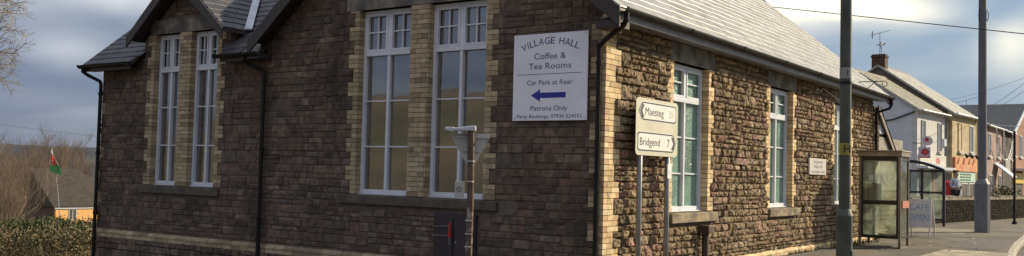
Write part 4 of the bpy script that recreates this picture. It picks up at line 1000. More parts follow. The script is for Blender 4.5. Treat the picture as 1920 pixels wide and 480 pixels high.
# ------------------------------------------------------------------ houses along the street
def house(root_name, label, P, heading, width, eave, half, ridge, ground, wallm, sidem, roofpal, roofmat, ex=.25, sides=True, label_cat='house', verge=True, gutterm=None):
    """P = near front corner (x, y) on the street line; front faces +X turned by heading; ridge runs along the street"""
    root = empty(root_name, label, label_cat, loc=(P[0], P[1], ground))
    t_ = Vector((math.sin(heading), math.cos(heading), 0)); n_ = Vector((t_.y, -t_.x, 0)); o = Vector((P[0], P[1], 0))
    F = lambda s, z, d: tuple(o+t_*s+n_*d+Vector((0, 0, z)))
    q = MB(); q.box(0, 1, 0, 1, 0, 1, fr=lambda x, y, z: F(width*x, ground+(eave-ground)*z, -.25*y)); place(q.build('front_wall', wallm), root)
    q = MB()
    for s0 in (0, width-.25):
        q.prism([(-2*half, ground), (-.2501, ground), (-.2501, eave+.2501*(ridge-eave)/half-.06), (-half, ridge-.06), (-2*half, eave-.06)], lambda a, b, d: F(d, b, a), s0, s0+.25)
    q.box(0, 1, 0, 1, 0, 1, fr=lambda x, y, z: F(.25+(width-.5)*x, ground+(eave-ground-.06)*z, -2*half+.25-.25*y))
    place(q.build('gable_wall', sidem), root)
    al_ = math.atan2(ridge-eave, half); cu, su = math.cos(al_), math.sin(al_); ov = .25
    q = MB(); U = Vector((0, 0, 1))
    A0 = o+n_*(ov)+U*(eave-ov*su/cu)
    slates(q, A0-t_*.12, t_, -n_*cu+U*su, n_*su+U*cu, width+.24, (half+ov)/cu, w=.36, ex=ex, pal=roofpal, lip=.005)
    B0 = o-n_*(2*half+ov)+U*(eave-ov*su/cu)
    slates(q, B0+t_*(width+.12), -t_, n_*cu+U*su, -n_*su+U*cu, width+.24, (half+ov)/cu, w=.36, ex=ex, pal=roofpal, lip=.005)
    ro = place(q.build('roof', roofmat), root)
    q = MB()
    for sgn in (1, -1):
        a = A0 if sgn > 0 else B0; r_ = o-n_*half+U*ridge; N_ = (n_*su*sgn+U*cu)
        c0, c1 = a-t_*.12, a+t_*(width+.12); d0, d1 = r_-t_*.12, r_+t_*(width+.12)
        lo = [v-N_*.09 for v in (c0, c1, d1, d0)]; hi_ = [v-N_*.003 for v in (c0, c1, d1, d0)]; q.hexa([tuple(v) for v in lo+hi_])
    place(q.build('roof_deck', mat('pale verge', (.42, .42, .40), .7, 6, .2)), root)
    q = MB(); q.prism([(-half-.12, ridge-.06), (-half, ridge+.05), (-half+.12, ridge-.06)], lambda a, b, d: F(d, b, a), -.12, width+.12); place(q.build('ridge_tiles', mat('ridge tile', (.16, .12, .1), .7)), root)
    q = MB(); q.tube([F(-.1, eave-.14, ov+.05), F(width+.1, eave-.14, ov+.05)], .06, 8); q.tube([F(width-.05, eave-.2, .08), F(width-.05, ground, .08)], .035, 6); place(q.build('gutter', gutterm or M['greypost']), root)
    return root, F
def hwin(root, F, s0, s1, z0, z1, frame=None, mull=True, sill=True, glass=None, rec=.02):
    q = MB(); frame = frame or M['upvc']
    def bx(a, b, c, d, e0, e1): q.box(0, 1, 0, 1, 0, 1, fr=lambda x, y, z: F(a+(b-a)*x, c+(d-c)*z, e1+(e0-e1)*y))
    e = .06; bx(s0, s1, z1-e, z1, .002, .05); bx(s0, s1, z0, z0+e, .002, .05); bx(s0, s0+e, z0+e, z1-e, .002, .05); bx(s1-e, s1, z0+e, z1-e, .002, .05)
    if mull: bx((s0+s1)/2-.025, (s0+s1)/2+.025, z0+e, z1-e, .002, .045)
    w = place(q.build('window', frame), root)
    q = MB(); q.box(0, 1, 0, 1, 0, 1, fr=lambda x, y, z: F(s0+e+(s1-s0-2*e)*x, z0+e+(z1-z0-2*e)*z, .025-.02*y)); g_ = q.build('pane', glass or pane_mat(), w)
    if sill: q = MB(); q.box(0, 1, 0, 1, 0, 1, fr=lambda x, y, z: F(s0-.08+(s1-s0+.16)*x, z0-.12+.115*z, .14-.135*y)); q.build('sill', mat('painted sill', (.5, .49, .45), .7), w)
    return w
def panelbox(root, F, name, m, s0, s1, z0, z1, d0, d1, bevel=0):
    q = MB(); q.box(0, 1, 0, 1, 0, 1, fr=lambda x, y, z: F(s0+(s1-s0)*x, z0+(z1-z0)*z, d1+(d0-d1)*y)); return place(q.build(name, m, bevel=bevel), root)
GH = -1.25
PS1 = [(.22, .195, .125), (.25, .22, .145), (.19, .17, .11), (.16, .15, .10)]
wr_ = mat('white rough render', (.60, .59, .57), .9, 3, .1, .004, 30); wg = mat('cool white gable render', (.62, .64, .68), .85, 2, .06)
h1, F1 = house('corner_shop', 'white rendered post office shop with a mossy slate roof beyond the bus shelter', (-4.57, 41.38), R(5.5), 5.0, 3.95, 3.25, 6.10, GH, wr_, wg, PS1, M['slate'])
gf_ = mat('greyish window frame', (.36, .36, .36), .5); hwin(h1, F1, .65, 1.3, 1.75, 3.35, mull=False, frame=gf_); hwin(h1, F1, 3.5, 4.15, 1.75, 3.35, mull=False, frame=gf_)
panelbox(h1, F1, 'fascia_board', mat('cream shop fascia', (.62, .60, .55), .5), .2, 4.8, .95, 1.55, .002, .09)
panelbox(h1, F1, 'canopy', M['upvc'], .0, 5.0, .80, .90, .002, .55)
panelbox(h1, F1, 'shop_window', pane_mat(), .4, 2.2, -.6, .75, .002, .03); panelbox(h1, F1, 'shop_window', pane_mat(), 3.4, 4.7, -.6, .75, .002, .03)
panelbox(h1, F1, 'door', mat('red door', (.35, .05, .04), .5), 2.5, 3.2, GH, .7, .002, .04)
panelbox(h1, F1, 'alarm_box', M['upvc'], 4.35, 4.75, 2.1, 2.5, .002, .12)
panelbox(h1, F1, 'fascia_logo', mat('red logo paint', (.5, .1, .1), .5), 3.0, 3.25, 1.1, 1.4, .0905, .095); panelbox(h1, F1, 'fascia_logo', MATS['red logo paint'], 3.35, 3.6, 1.1, 1.4, .0905, .095)
# pipe across the gable
q = MB(); q.tube([F1(-.05, 3.75, -.1), F1(-.05, 3.35, -1.2), F1(-.05, 2.85, -5.0)], .035, 6); place(q.build('gable_pipe', M['black']), h1)
# chimney stack with pots
def chimney(root, F, s, d, z0, z1, w=.8, dep=.5, pots=2, m=None):
    q = MB(); q.box(0, 1, 0, 1, 0, 1, fr=lambda x, y, z: F(s-dep/2+dep*x, z0+(z1-z0)*z, d+w/2-w*y)); q.box(0, 1, 0, 1, 0, 1, fr=lambda x, y, z: F(s-dep/2-.05+(dep+.1)*x, z1-.18+.1*z, d+w/2+.05-(w+.1)*y)); c = place(q.build('chimney', m or mat('red chimney brick', (.17, .085, .06), .9, 6, .25), ), root)
    for i in range(pots):
        q = MB(); off = (i-(pots-1)/2)*.35; q.tube([F(s, z1, d+off), F(s, z1+.22, d+off)], [.10, .08], 8); q.build('chimney_pot', mat('clay pot', (.30, .15, .09), .8), c)
    return c
# round red hanging sign + box sign on the shop corner
so = empty('projecting_sign', 'round white and red hanging shop sign on the corner of the white shop', 'sign', loc=F1(-.1, 1.75, .2))
def disc(fn, r_, d0, d1, n=20, rx=1): 
    q = MB(); q.prism([(r_*rx*math.cos(2*math.pi*i/n), r_*math.sin(2*math.pi*i/n)) for i in range(n)], fn, d0, d1); return q
gs0 = at(1737, 264, 47.0); gs = lambda a, b, d: tuple(gs0+e_r*a*.62+e_n*d+Vector((0, 0, b*.58)))
place(disc(gs, .42, 0, .06, rx=1.15).build('disc', mat('sign white', (.65, .62, .60), .5)), so)
redm = mat('post red', (.55, .03, .03), .5)
place(disc(lambda a, b, d: gs(a, b+.10, d), .17, .061, .065).build('red_roundel', redm), so)
place(lettering('POST OFFICE', .09, lambda a, b, d: gs(a, b-.17, .061+d), 'lettering', redm, None, width=.62), so)
q = MB(); q.tube([gs(-.3, -.2, -.02), gs(-.9, -.2, -.3)], .02, 5); place(q.build('bracket', M['black']), so)
s2 = empty('box_sign', 'square white shop sign with a red oval below the round sign on the white shop', 'sign', loc=F1(-.15, 1.0, -.2))
gs20 = at(1732.5, 286, 46.8); gs2 = lambda a, b, d: tuple(gs20+e_r*a*.5+e_n*d+Vector((0, 0, b*.57)))
q = MB(); q.prism([(-.55, -.47), (.55, -.47), (.55, .47), (-.55, .47)], gs2, 0, .10); place(q.build('panel', mat('box sign grey', (.50, .50, .55), .5)), s2)
place(disc(lambda a, b, d: gs2(a, b+.05, d), .27, .101, .105, rx=1.5).build('red_oval', redm), s2)
place(lettering('Post Office', .09, lambda a, b, d: gs2(a, b+.05, .106+d), 'lettering', MATS['sign white'], None, width=.55), s2)
q = MB(); q.prism([(-.55, -.47), (.55, -.47), (.55, -.36), (-.55, -.36)], gs2, .101, .104); place(q.build('red_stripe', redm), s2)

stuc = mat('cream ochre render', (.52, .43, .25), .9, 2.5, .15, .004, 25, col2=(.40, .33, .20), c2scale=1.5)
h2, F2 = house('tall_shop', 'cream rendered two storey shop with an orange fascia and a pale roof', (-3.80, 46.62), R(4.2), 5.6, 4.1, 4.1, 6.95, GH, stuc, mat('dark gable render', (.15, .125, .10), .9, 3, .2), [(.36, .35, .29), (.39, .37, .31), (.33, .32, .27)], M['slate'], gutterm=M['upvc'])  # gable wall in a much darker tone than the cream front
chimney(h2, F2, .45, -4.15, 6.3, 7.6, w=.78, dep=.55, pots=0, m=mat('dull chimney brick', (.10, .058, .045), .9, 6, .25))
hwin(h2, F2, 1.2, 1.95, 1.9, 3.5, mull=False, glass=stuc, frame=mat('blocked window frame', (.42, .34, .2), .9)); hwin(h2, F2, 3.9, 4.65, 1.9, 3.5, mull=False)
panelbox(h2, F2, 'fascia_board', mat('orange shop fascia', (.60, .33, .13), .6, 3, .25, col2=(.62, .16, .06), c2scale=2.2), .2, 5.2, .75, 1.55, .002, .12)
panelbox(h2, F2, 'fascia_strip', mat('mint fascia', (.45, .62, .52), .6), .3, 5.0, .15, .74, .002, .06)
for a, b, w in (('SANDWICHES', .56, 1.9), ('HOT FOOD', .30, 1.6)):
    pass
q = MB()
for i in range(4):
    for j in range(3): q.box(0, 1, 0, 1, 0, 1, fr=lambda x, y, z, i=i, j=j: F2(1.5+i*.62+.5*x, .22+j*.16+.09*z, .068-.007*y))
place(q.build('fascia_lettering', mat('dark green lettering', (.02, .10, .06), .5)), h2)
for a, b in ((.5, 1.7), (1.9, 3.3), (3.6, 4.9)): hwin(h2, F2, a, b, -.95, .1, mull=False, sill=False)
for s in (1.4, 2.6, 3.8, 4.8):
    q = MB(); q.tube([F2(s, 1.62, .12), F2(s, 1.75, .4)], .02, 5); q.tube([F2(s, 1.72, .36), F2(s, 1.55, .5)], [.06, .11], 8); place(q.build('spot_lamp', M['black']), h2)

mauve = mat('mauve render', (.30, .215, .195), .9, 3, .1)
h3, F3 = house('terraced_house', 'mauve rendered house with a white garland hanging below its gutter', (-3.55, 56.5), R(1.2), 6.6, 4.0, 3.6, 5.6, GH, mauve, mat('dark side wall', (.085, .075, .068), .9, 3, .2), PAL_D, M['slate_dark'], gutterm=M['upvc'])
for a, b in ((1.0, 2.0), (4.4, 5.3)): hwin(h3, F3, a, b, 1.9, 3.4, mull=False)
for a, b in ((1.2, 2.8), (5.0, 6.0)): hwin(h3, F3, a, b, -.9, .7)
q = MB(); q.prism([(0, 0), (1.1, -.9), (1.1, -1.0), (0, -.12)], lambda a, b, d: F3(d, 1.55+b, a), 3.2, 5.2); place(q.build('door_canopy', M['upvc']), h3)
h5, F5 = house('dark_house', 'stone house, shadow painted as a dark front colour, with a small grey name plate, next to the mauve house', (-3.37, 63.2), R(1.2), 4.0, 3.95, 3.6, 5.4, GH, mat('shadow dark stone', (.032, .028, .025), .9, 3, .25), MATS['dark side wall'], PAL_D, M['slate_dark'], gutterm=M['upvc'])  # shadow on this front is painted into the wall colour
hwin(h5, F5, 3.0, 3.7, 1.9, 3.2)
panelbox(h5, F5, 'name_plate', mat('grey plaque', (.33, .31, .28), .6), .5, 2.6, 1.0, 1.9, .002, .08)
ga = MB()
for (a0, a1, sag) in ((1.8, 9.0, 2.0), (4.6, 9.2, 1.9)):
    ga.tube([F3(a0+(a1-a0)*i/14, 3.75-sag*(1-((i-7)/7)**2), .38) for i in range(15)], .05, 5)
tag(ga.build('garland', mat('white rope garland', (.72, .70, .62), .8)), 'white rope garland looped under the eaves of the mauve house', 'garland')
# far building with the dark roof turned across the street
fbd = empty('brick_shop', 'red brick gabled building with big dark slate roof and yellow shop front at right', 'building', loc=(-3.2, 75, GH))
FY0 = 67.6; ridge4, eave4, d4 = 6.75, 3.85, 9.0
FX = lambda s, z, d: (-3.5+d, FY0+s, z)
q = MB(); q.prism([(0, GH), (2*d4, GH), (2*d4, eave4), (d4, ridge4-.1), (0, eave4)], lambda a, b, d: FX(a, b, d), -.3, 0); place(q.build('front_wall', mat('orange red brick', (.26, .12, .075), .9, 4, .15)), fbd)
q = MB(); q.box(0, 1, 0, 1, 0, 1, fr=lambda x, y, z: FX(.3*y, GH+(eave4-GH)*z, -.301-13*x)); place(q.build('side_wall', MATS['dark side wall']), fbd)
q = MB(); a4 = math.atan2(ridge4-eave4, d4); c4, s4 = math.cos(a4), math.sin(a4)
slates(q, (-16.9, FY0-.3, eave4-.3*s4/c4), (1, 0, 0), (0, c4, s4), (0, -s4, c4), 13.6, (d4+.3)/c4, w=.4, ex=.32, pal=[(.05, .052, .058), (.06, .06, .066), (.045, .047, .052)])
slates(q, (-3.3, FY0+2*d4+.3, eave4-.3*s4/c4), (-1, 0, 0), (0, -c4, s4), (0, s4, c4), 13.6, (d4+.3)/c4, w=.4, ex=.32, pal=[(.05, .052, .058), (.06, .06, .066)])
place(q.build('roof', M['slate_dark']), fbd)
q = MB()
for sg in (0, 1):
    y_a = FY0-.35 if sg == 0 else FY0+2*d4+.35
    q.prism([(y_a, eave4-.35*s4/c4), (FY0+d4, ridge4+.06), (FY0+d4, ridge4-.30), (y_a, eave4-.35*s4/c4-.32)], lambda a, b, d: (d, a, b), -3.3, -3.24)
place(q.build('bargeboard', M['upvc']), fbd)
panelbox(fbd, FX, 'fascia_board', mat('yellow shop fascia', (.62, .42, .05), .5, 3, .2), .8, 8, .2, 1.0, .002, .15)
panelbox(fbd, FX, 'canopy', M['upvc'], .6, 8.2, 1.15, 1.30, .002, .9)
hwin(fbd, FX, 1.6, 3.2, 2.3, 4.0); hwin(fbd, FX, 5.4, 7.0, 2.3, 4.0); 
panelbox(fbd, FX, 'shop_window', pane_mat(), 1.0, 7.5, -.9, .1, .002, .04)
chimney(fbd, FX, d4, -8.5, ridge4-.3, ridge4+.55, w=.8, dep=.5, pots=1)
# dark house standing further back behind the shops
# aerials
def aerial(name, label, base, h, n, ln, yaw, grp=None):
    b = Vector(base); q = MB(); e = empty(name, label, 'aerial', loc=base)
    q.tube([b, b+Vector((0, 0, h))], .02, 6); place(q.build('mast', M['greypost']), e)
    u = Vector((math.cos(yaw), math.sin(yaw), .30)).normalized(); w = u.cross(Vector((0, 0, 1))).normalized()
    q = MB(); q.tube([b+Vector((0, 0, h))-u*ln*.45, b+Vector((0, 0, h))+u*ln*.55], .016, 5)
    for i in range(n):
        c = b+Vector((0, 0, h))+u*ln*(-.45+i/(n-1)); w_ = w*(.24-.10*i/n); q.tube([c-w_, c+w_], .010, 4)
    q.tube([b+Vector((0, 0, h))-u*ln*.45+Vector((0, 0, -.22)), b+Vector((0, 0, h))-u*ln*.45+Vector((0, 0, .22))], .03, 4)
    place(q.build('antenna', M['greypost']), e); return e
ab_ = F2(.45, 7.55, -4.15)
aerial('tv_aerial', 'large television aerial on the brick chimney of the cream shop', ab_, 1.35, 9, 1.25, YAW+.3)
e2 = aerial('tv_aerial', 'small low television aerial mounted below the large one on the brick chimney', (ab_[0]+.12, ab_[1]-.1, ab_[2]-.3), .95, 6, .6, YAW+.9)
rb = at(1812, 205, 72)
aerial('tv_aerial', 'wide dark television aerial above the eaves beside the large grey pole', (rb.x, rb.y, rb.z-1.2), 1.9, 10, 2.2, YAW-.1)

# ------------------------------------------------------------------ person by the shops
def skinned(name, verts, edges, radii, root_i, material, parent, levels=1):
    me = bpy.data.meshes.new(name); me.from_pydata(verts, edges, []); ob = bpy.data.objects.new(name, me); COL.objects.link(ob)
    sk = ob.modifiers.new('skin', 'SKIN'); me.skin_vertices.new() if not me.skin_vertices else None
    for i, r_ in enumerate(radii):
        sv = me.skin_vertices[0].data[i]; sv.radius = (r_, r_) if not isinstance(r_, tuple) else r_; sv.use_root = (i == root_i)
    ob.modifiers.new('sub', 'SUBSURF').levels = levels; ob.modifiers['sub'].render_levels = levels; ob.modifiers['skin'].use_smooth_shade = True
    me.materials.append(material); ob.parent = parent; return ob
pb = at(1791, 345, 43.0); pr_ = empty('person', 'person in a pale grey jacket and dark trousers standing before the shops, head bowed', 'person', loc=(pb.x, pb.y, GH)); pr_.rotation_euler = (0, 0, YAW+R(200)); pr_.scale = (1.02, 1.02, 1.04)
V_ = [(0, 0, .95), (0, 0, 1.15), (0, 0, 1.35), (0, .02, 1.47), (0, .05, 1.56), (0, .08, 1.66), (0, .07, 1.73),
      (-.10, 0, .90), (-.11, .01, .50), (-.11, -.02, .08), (-.12, .12, .04), (.10, 0, .90), (.11, .03, .50), (.12, .0, .08), (.12, .14, .04),
      (-.17, .0, 1.40), (-.24, -.02, 1.14), (-.16, .18, 1.03), (-.09, .27, 1.06), (.17, .0, 1.40), (.24, -.02, 1.14), (.16, .18, 1.04), (.08, .27, 1.08)]
E_ = [(0, 1), (1, 2), (2, 3), (3, 4), (4, 5), (5, 6), (0, 7), (7, 8), (8, 9), (9, 10), (0, 11), (11, 12), (12, 13), (13, 14), (2, 15), (15, 16), (16, 17), (17, 18), (2, 19), (19, 20), (20, 21), (21, 22)]
rad = [.13, .13, .15, .055, .075, .095, .07, .09, .06, .04, .035, .09, .06, .04, .035, .06, .045, .032, .03, .06, .045, .032, .03]
skin = mat('skin', (.42, .25, .18), .6); bod = skinned('body', V_, E_, rad, 0, skin, pr_)
jk = [(0, 0, .92), (0, 0, 1.15), (0, 0, 1.36), (0, .01, 1.46), (-.18, .0, 1.40), (-.25, -.02, 1.14), (-.17, .17, 1.04), (.18, .0, 1.40), (.25, -.02, 1.14), (.17, .17, 1.05)]
skinned('jacket', jk, [(0, 1), (1, 2), (2, 3), (2, 4), (4, 5), (5, 6), (2, 7), (7, 8), (8, 9)], [.165, .16, .175, .075, .078, .062, .05, .078, .062, .05], 0, mat('pale jacket', (.42, .46, .52), .8), pr_)
tr = [(0, 0, .90), (-.10, 0, .86), (-.11, .01, .50), (-.11, -.02, .10), (.10, 0, .86), (.11, .03, .50), (.12, .0, .10)]
skinned('trousers', tr, [(0, 1), (1, 2), (2, 3), (0, 4), (4, 5), (5, 6)], [.14, .105, .075, .065, .105, .075, .065], 0, mat('dark trousers', (.03, .03, .035), .9), pr_)
skinned('hair', [(0, .055, 1.715), (0, .05, 1.75), (0, .02, 1.67)], [(0, 1), (0, 2)], [.085, .06, .075], 0, mat('brown hair', (.10, .055, .03), .8), pr_)
for x in (-.11, .12):
    q = MB(); q.box(x-.045, x+.045, -.06, .20, 0, .07); q.build('shoe', M['black'], pr_, bevel=.02)
for x in (-.033, .033):
    q = MB(); q.tube([(x, .165, 1.665), (x, .175, 1.665)], .010, 6); q.build('eye', M['black'], pr_)
q = MB(); q.tube([(0, .165, 1.66), (0, .20, 1.635), (0, .175, 1.625)], [.010, .016, .010], 6); q.build('nose', skin, pr_)
q = MB(); q.box(-.03, .03, .155, .17, 1.59, 1.60); q.build('mouth', mat('lip', (.3, .12, .1), .6), pr_)
for x in (-.098, .098):
    q = MB(); q.tube([(x, .06, 1.62), (x, .05, 1.68)], .018, 6); q.build('ear', skin, pr_)
for x0, sg in ((-.09, 1), (.08, -1)):
    for k_ in range(5):
        q = MB(); a = (k_-2)*.018; q.tube([(x0+a*.9, .28, 1.07), (x0+a, .33, 1.075-.004*abs(k_-2)), (x0+a+sg*.01, .355-.005*abs(k_-2), 1.06)], [.010, .009, .007], 5); q.build('finger', skin, pr_)
q = MB(); q.box(-.04, .03, .33, .342, 1.05, 1.19); q.build('phone', M['black']); 
ph_ = bpy.data.objects['phone']; ph_.parent = None; ph_.matrix_world = Matrix.Translation(pr_.location) @ Matrix.Rotation(YAW+R(200), 4, 'Z'); ph_.name = 'mobile_phone'; tag(ph_, 'small black mobile phone held by the person in the pale jacket', 'phone')
# red post box beside the shop
rbx = empty('post_box', 'red pillar post box just left of the person by the shops', 'post box')
P_ = at(1781, 345, 43.6); rbx.location = (P_.x, P_.y, GH)
q = MB(); q.tube([(0, 0, 0), (0, 0, .1), (0, 0, .101), (0, 0, 1.25)], [.26, .26, .22, .22], 16); q.build('pillar', redm, rbx)
q = MB(); q.tube([(0, 0, 1.25), (0, 0, 1.34), (0, 0, 1.44)], [.27, .26, .10], 16); q.build('cap', redm, rbx)

# ------------------------------------------------------------------ shrubs on the forecourt wall, weeds by the phone box
def leafmass(name, centres, n, size, mats_, label=None, cat=None, kind=None, elong=1.0, parent=None):
    q = MB()
    for _ in range(n):
        c, r3 = random.choice(centres); d = Vector((random.gauss(0, 1), random.gauss(0, 1), random.gauss(0, 1))).normalized()*(random.random()**.45)
        p_ = Vector(c)+Vector((d.x*r3[0], d.y*r3[1], d.z*r3[2])); u = Vector((random.gauss(0, 1), random.gauss(0, 1), random.gauss(0, 1))).normalized(); w = u.cross(Vector((random.gauss(0, 1), random.gauss(0, 1), random.gauss(0, 1)))).normalized()
        s_ = size*random.uniform(.6, 1.4); q.quad(p_-u*s_*elong-w*s_*.2, p_+w*s_*.5-u*s_*.1, p_+u*s_*elong, p_-w*s_*.5+u*s_*.1, random.randrange(len(mats_)))
    ob = q.build(name, mats_, parent); tag(ob, label, cat, kind=kind); return ob
lg = [mat('leaf green a', (.045, .075, .022), .8, 3, .3, spec=.2), mat('leaf green b', (.075, .10, .03), .8, 3, .3, spec=.2), mat('leaf green c', (.028, .045, .016), .8, 3, .3, spec=.2)]
dry = [mat('dry leaf a', (.20, .16, .08), .9, 3, .3), mat('dry leaf b', (.10, .08, .045), .9, 3, .3, spec=.2), lg[0]]
q = MB()
for _ in range(140):
    x = random.uniform(.08, .40); y = random.uniform(9.9, 13.0); h = random.uniform(.06, .20); dx, dy = random.uniform(-.1, .1), random.uniform(-.1, .1)
    q.add([(x-.008, y, GZ), (x+.008, y, GZ), (x+dx, y+dy, GZ+h)], [(0, 1, 2)], random.randrange(2))
for _ in range(260):
    x = random.uniform(.07, .16); y = random.choice((4.6, 5.3, 6.1, 7.4, 8.0, 9.1))+random.gauss(0, .22); h = random.uniform(.03, .10); dx, dy = random.uniform(-.05, .05), random.uniform(-.05, .05)
    q.add([(x-.006, y, GZ), (x+.006, y, GZ), (x+dx, y+dy, GZ+h)], [(0, 1, 2)], random.randrange(2))
tag(q.build('weeds', [lg[1], lg[0]]), 'tufts of green weeds growing at the foot of the side wall', 'weeds', kind='stuff')
lt = MB()
for _ in range(26):
    x, y = random.uniform(.2, 3.0), random.uniform(8, 19); a = random.uniform(0, 3.1); w_ = random.uniform(.015, .045); c_, s_ = math.cos(a)*w_, math.sin(a)*w_
    lt.hexa([(x-c_, y-s_, GZ+.005), (x+s_, y-c_, GZ+.005), (x+c_, y+s_, GZ+.005), (x-s_, y+c_, GZ+.005), (x-c_, y-s_, GZ+.012), (x+s_, y-c_, GZ+.02), (x+c_, y+s_, GZ+.014), (x-s_, y+c_, GZ+.03)])
tag(lt.build('litter', mat('scrap paper', (.6, .58, .52), .8)), 'small scraps of pale litter and leaves scattered on the pavement', 'litter', kind='stuff')
ck = MB()
for (x, y, a, n_) in ((1.2, 12.2, .3, 14), (2.2, 13.5, -.2, 12), (.6, 17.4, 1.3, 12), (1.9, 19, .9, 14), (1.0, 23, -.5, 14), (.4, 8.5, .1, 12)):
    p_ = Vector((x, y, GZ+.006))
    for k_ in range(n_):
        a += random.gauss(0, .35); d_ = Vector((math.sin(a), math.cos(a), 0))*.16; n2_ = Vector((d_.y, -d_.x, 0))*.06; ck.quad(p_-n2_, p_+n2_, p_+d_+n2_, p_+d_-n2_); p_ = p_+d_
struct('pavement_crack', ck.build('pavement_crack', mat('tarry crack', (.03, .028, .025), .9)))
bs = at(1868, 357, 52)
leafmass('shrub', [((bs.x, bs.y, bs.z-.1), (.9, .9, .45)), ((bs.x+.5, bs.y+1.0, bs.z-.2), (.7, .7, .4))], 700, .07, dry, 'round dry brown shrub behind the low boundary wall right of the thick pole', 'shrub')

# ------------------------------------------------------------------ left: trees, bungalow, flag, hedge
def grow(mb, p, d, ln, r_, lvl, maxl, tw, up_=.25, spread=.6, nsub=3):
    pts = [p]; rs = [r_]; n = 4 if lvl < 3 else 3; q_ = p.copy(); dd = d.copy()
    for i in range(n):
        dd = (dd+Vector((random.gauss(0, .16), random.gauss(0, .16), random.gauss(0, .10)+up_*.12))).normalized(); q_ = q_+dd*ln/n; pts.append(q_.copy()); rs.append(max(.0035, r_*(1-.5*(i+1)/n)))
    (mb if lvl < 2 else tw).tube(pts, rs, 6 if lvl < 2 else 3, caps=False)
    if lvl >= maxl: return
    k_ = nsub+(1 if random.random() < .5 else 0)
    for i in range(k_):
        t_ = random.uniform(.35, 1.0); j = min(n-1, int(t_*n)); b = pts[j].lerp(pts[j+1], t_*n-j)
        a = Vector((random.gauss(0, 1), random.gauss(0, 1), random.gauss(0, .7))); a = (a-dd*a.dot(dd)).normalized()
        nd = (dd*(1-spread*.5)+a*spread+Vector((0, 0, up_))).normalized()
        grow(mb, b, nd, ln*random.uniform(.58, .82), rs[min(n, j+1)]*.72, lvl+1, maxl, tw, up_, spread, nsub)
def tree_proto(name, label, h, maxl, group, ns=3, up_=.3, spread=.6, r0=.12, multi=1):
    e = empty(name, label, 'tree', group); tr_ = MB(); tw = MB()
    for m_ in range(multi):
        a = Vector((random.uniform(-.3, .3)*(multi > 1), random.uniform(-.3, .3)*(multi > 1), 0)); grow(tr_, a, Vector((random.uniform(-.15, .15)*multi*.5, random.uniform(-.15, .15)*multi*.5, 1)).normalized(), h*.36, r0, 0, maxl, tw, up_, spread, ns)
    tr_.build('trunk', M['bark'], e); tw.build('crown', M['twig'], e); return e
GRP = 'bare trees left of the hall'
protos = [tree_proto('bare_tree', '', 9, 5, GRP, 3, .35, .55, .11, 2), tree_proto('bare_tree', '', 8, 4, GRP, 4, .45, .45, .10, 3), tree_proto('bare_tree', '', 10, 5, GRP, 3, .5, .4, .13, 1)]
def dup(o, loc, rz, s, label):
    r_ = o.copy(); COL.objects.link(r_); r_.location = loc; r_.rotation_euler = (0, 0, rz); r_.scale = (s, s, s); r_['label'] = label
    for ch in list(o.children):
        c = ch.copy(); COL.objects.link(c); c.parent = r_
    return r_
# (photo column, depth, top row, prototype)
spots = [(-4, 44, 268, 0, 'leafless tangled tree at the left edge of the photo'), (14, 58, 256, 1, 'leafless multi stemmed tree, second from the left edge'), (26, 40, 310, 1, 'low leafless tree with several pale stems before the bungalow'),
         (3, 66, 262, 0, 'leafless brown tree standing behind the leftmost tangled trees'), (72, 125, 262, 1, 'leafless brown tree behind the left end of the bungalow ridge'),
         (95, 130, 238, 2, 'tallest leafless tree behind the flag'), (122, 135, 262, 0, 'leafless tree behind the middle of the bungalow roof'), (142, 128, 252, 2, 'pale stemmed leafless tree behind the right end of the bungalow ridge'), (-12, 50, 250, 2, 'leafless tree mostly cut off by the left edge of the photo'), (14, 90, 262, 2, 'distant leafless tree between the two leftmost trees'),
         (160, 150, 285, 1, 'small leafless tree nearest the hall corner, beyond the bungalow'), (84, 150, 258, 0, 'distant leafless tree just left of the flag'), (110, 160, 258, 1, 'distant leafless tree just right of the flag'), (58, 130, 258, 2, 'distant leafless tree left of the bungalow gable'), (32, 100, 258, 1, 'distant leafless tree over the low pale stemmed one')]
heights = [max(v.co.z for c in e_.children for v in c.data.vertices) for e_ in protos]
usedp = set()
for (u, dpt, vtop, pi, lab) in spots:
    P_ = at(u, 303, dpt); gz = terr(P_.x, P_.y); top = at(u, vtop-14, dpt).z; s_ = (top-gz)/(heights[pi]*.97); rz = random.uniform(0, 6.28)
    if pi not in usedp:
        usedp.add(pi); o_ = protos[pi]; o_.location = (P_.x, P_.y, gz-.1); o_.rotation_euler = (0, 0, rz); o_.scale = (s_, s_, s_); o_['label'] = lab
    else: dup(protos[pi], (P_.x, P_.y, gz-.1), rz, s_, lab)
# the near tree whose branches reach into the top left corner
nt_ = empty('overhanging_tree', 'large leafless tree whose twiggy branches hang into the top left corner', 'tree'); b_ = at(-190, 330, 21); nt_.location = (b_.x, b_.y, terr(b_.x, b_.y)-.1)
tr_ = MB(); tw = MB(); base = Vector((0, 0, 0)); hz = -nt_.location.z
tr_.tube([base, Vector((.1, 0, 2)), Vector((.0, .1, hz+.6)), Vector((-.1, 0, hz+3)), Vector((0, .2, hz+5.5))], [.32, .27, .22, .15, .07], 10)
random.seed(21)
tgt = [(-14, 55, 20.5), (-6, 15, 21), (-20, 95, 20.5), (-22, 135, 21.5), (-40, -25, 21), (-8, -40, 21)]
for (u, v, dd) in tgt:
    e_ = at(u, v, dd)-nt_.location; s0 = Vector((0, .05, e_.z-1.5+random.uniform(-.3, .2))); m1 = s0.lerp(e_, .5)+Vector((0, 0, .35))
    tr_.tube([s0, m1, e_], [.085, .06, .035], 6)
    dr = (e_-m1).normalized()
    for _ in range(3):
        grow(tw, e_.lerp(m1, random.uniform(0, .5)), (dr+Vector((random.gauss(0, .25), random.gauss(0, .25), random.gauss(.0, .3)))).normalized(), .62, .022, 2, 5, tw, .02, .6, 3)
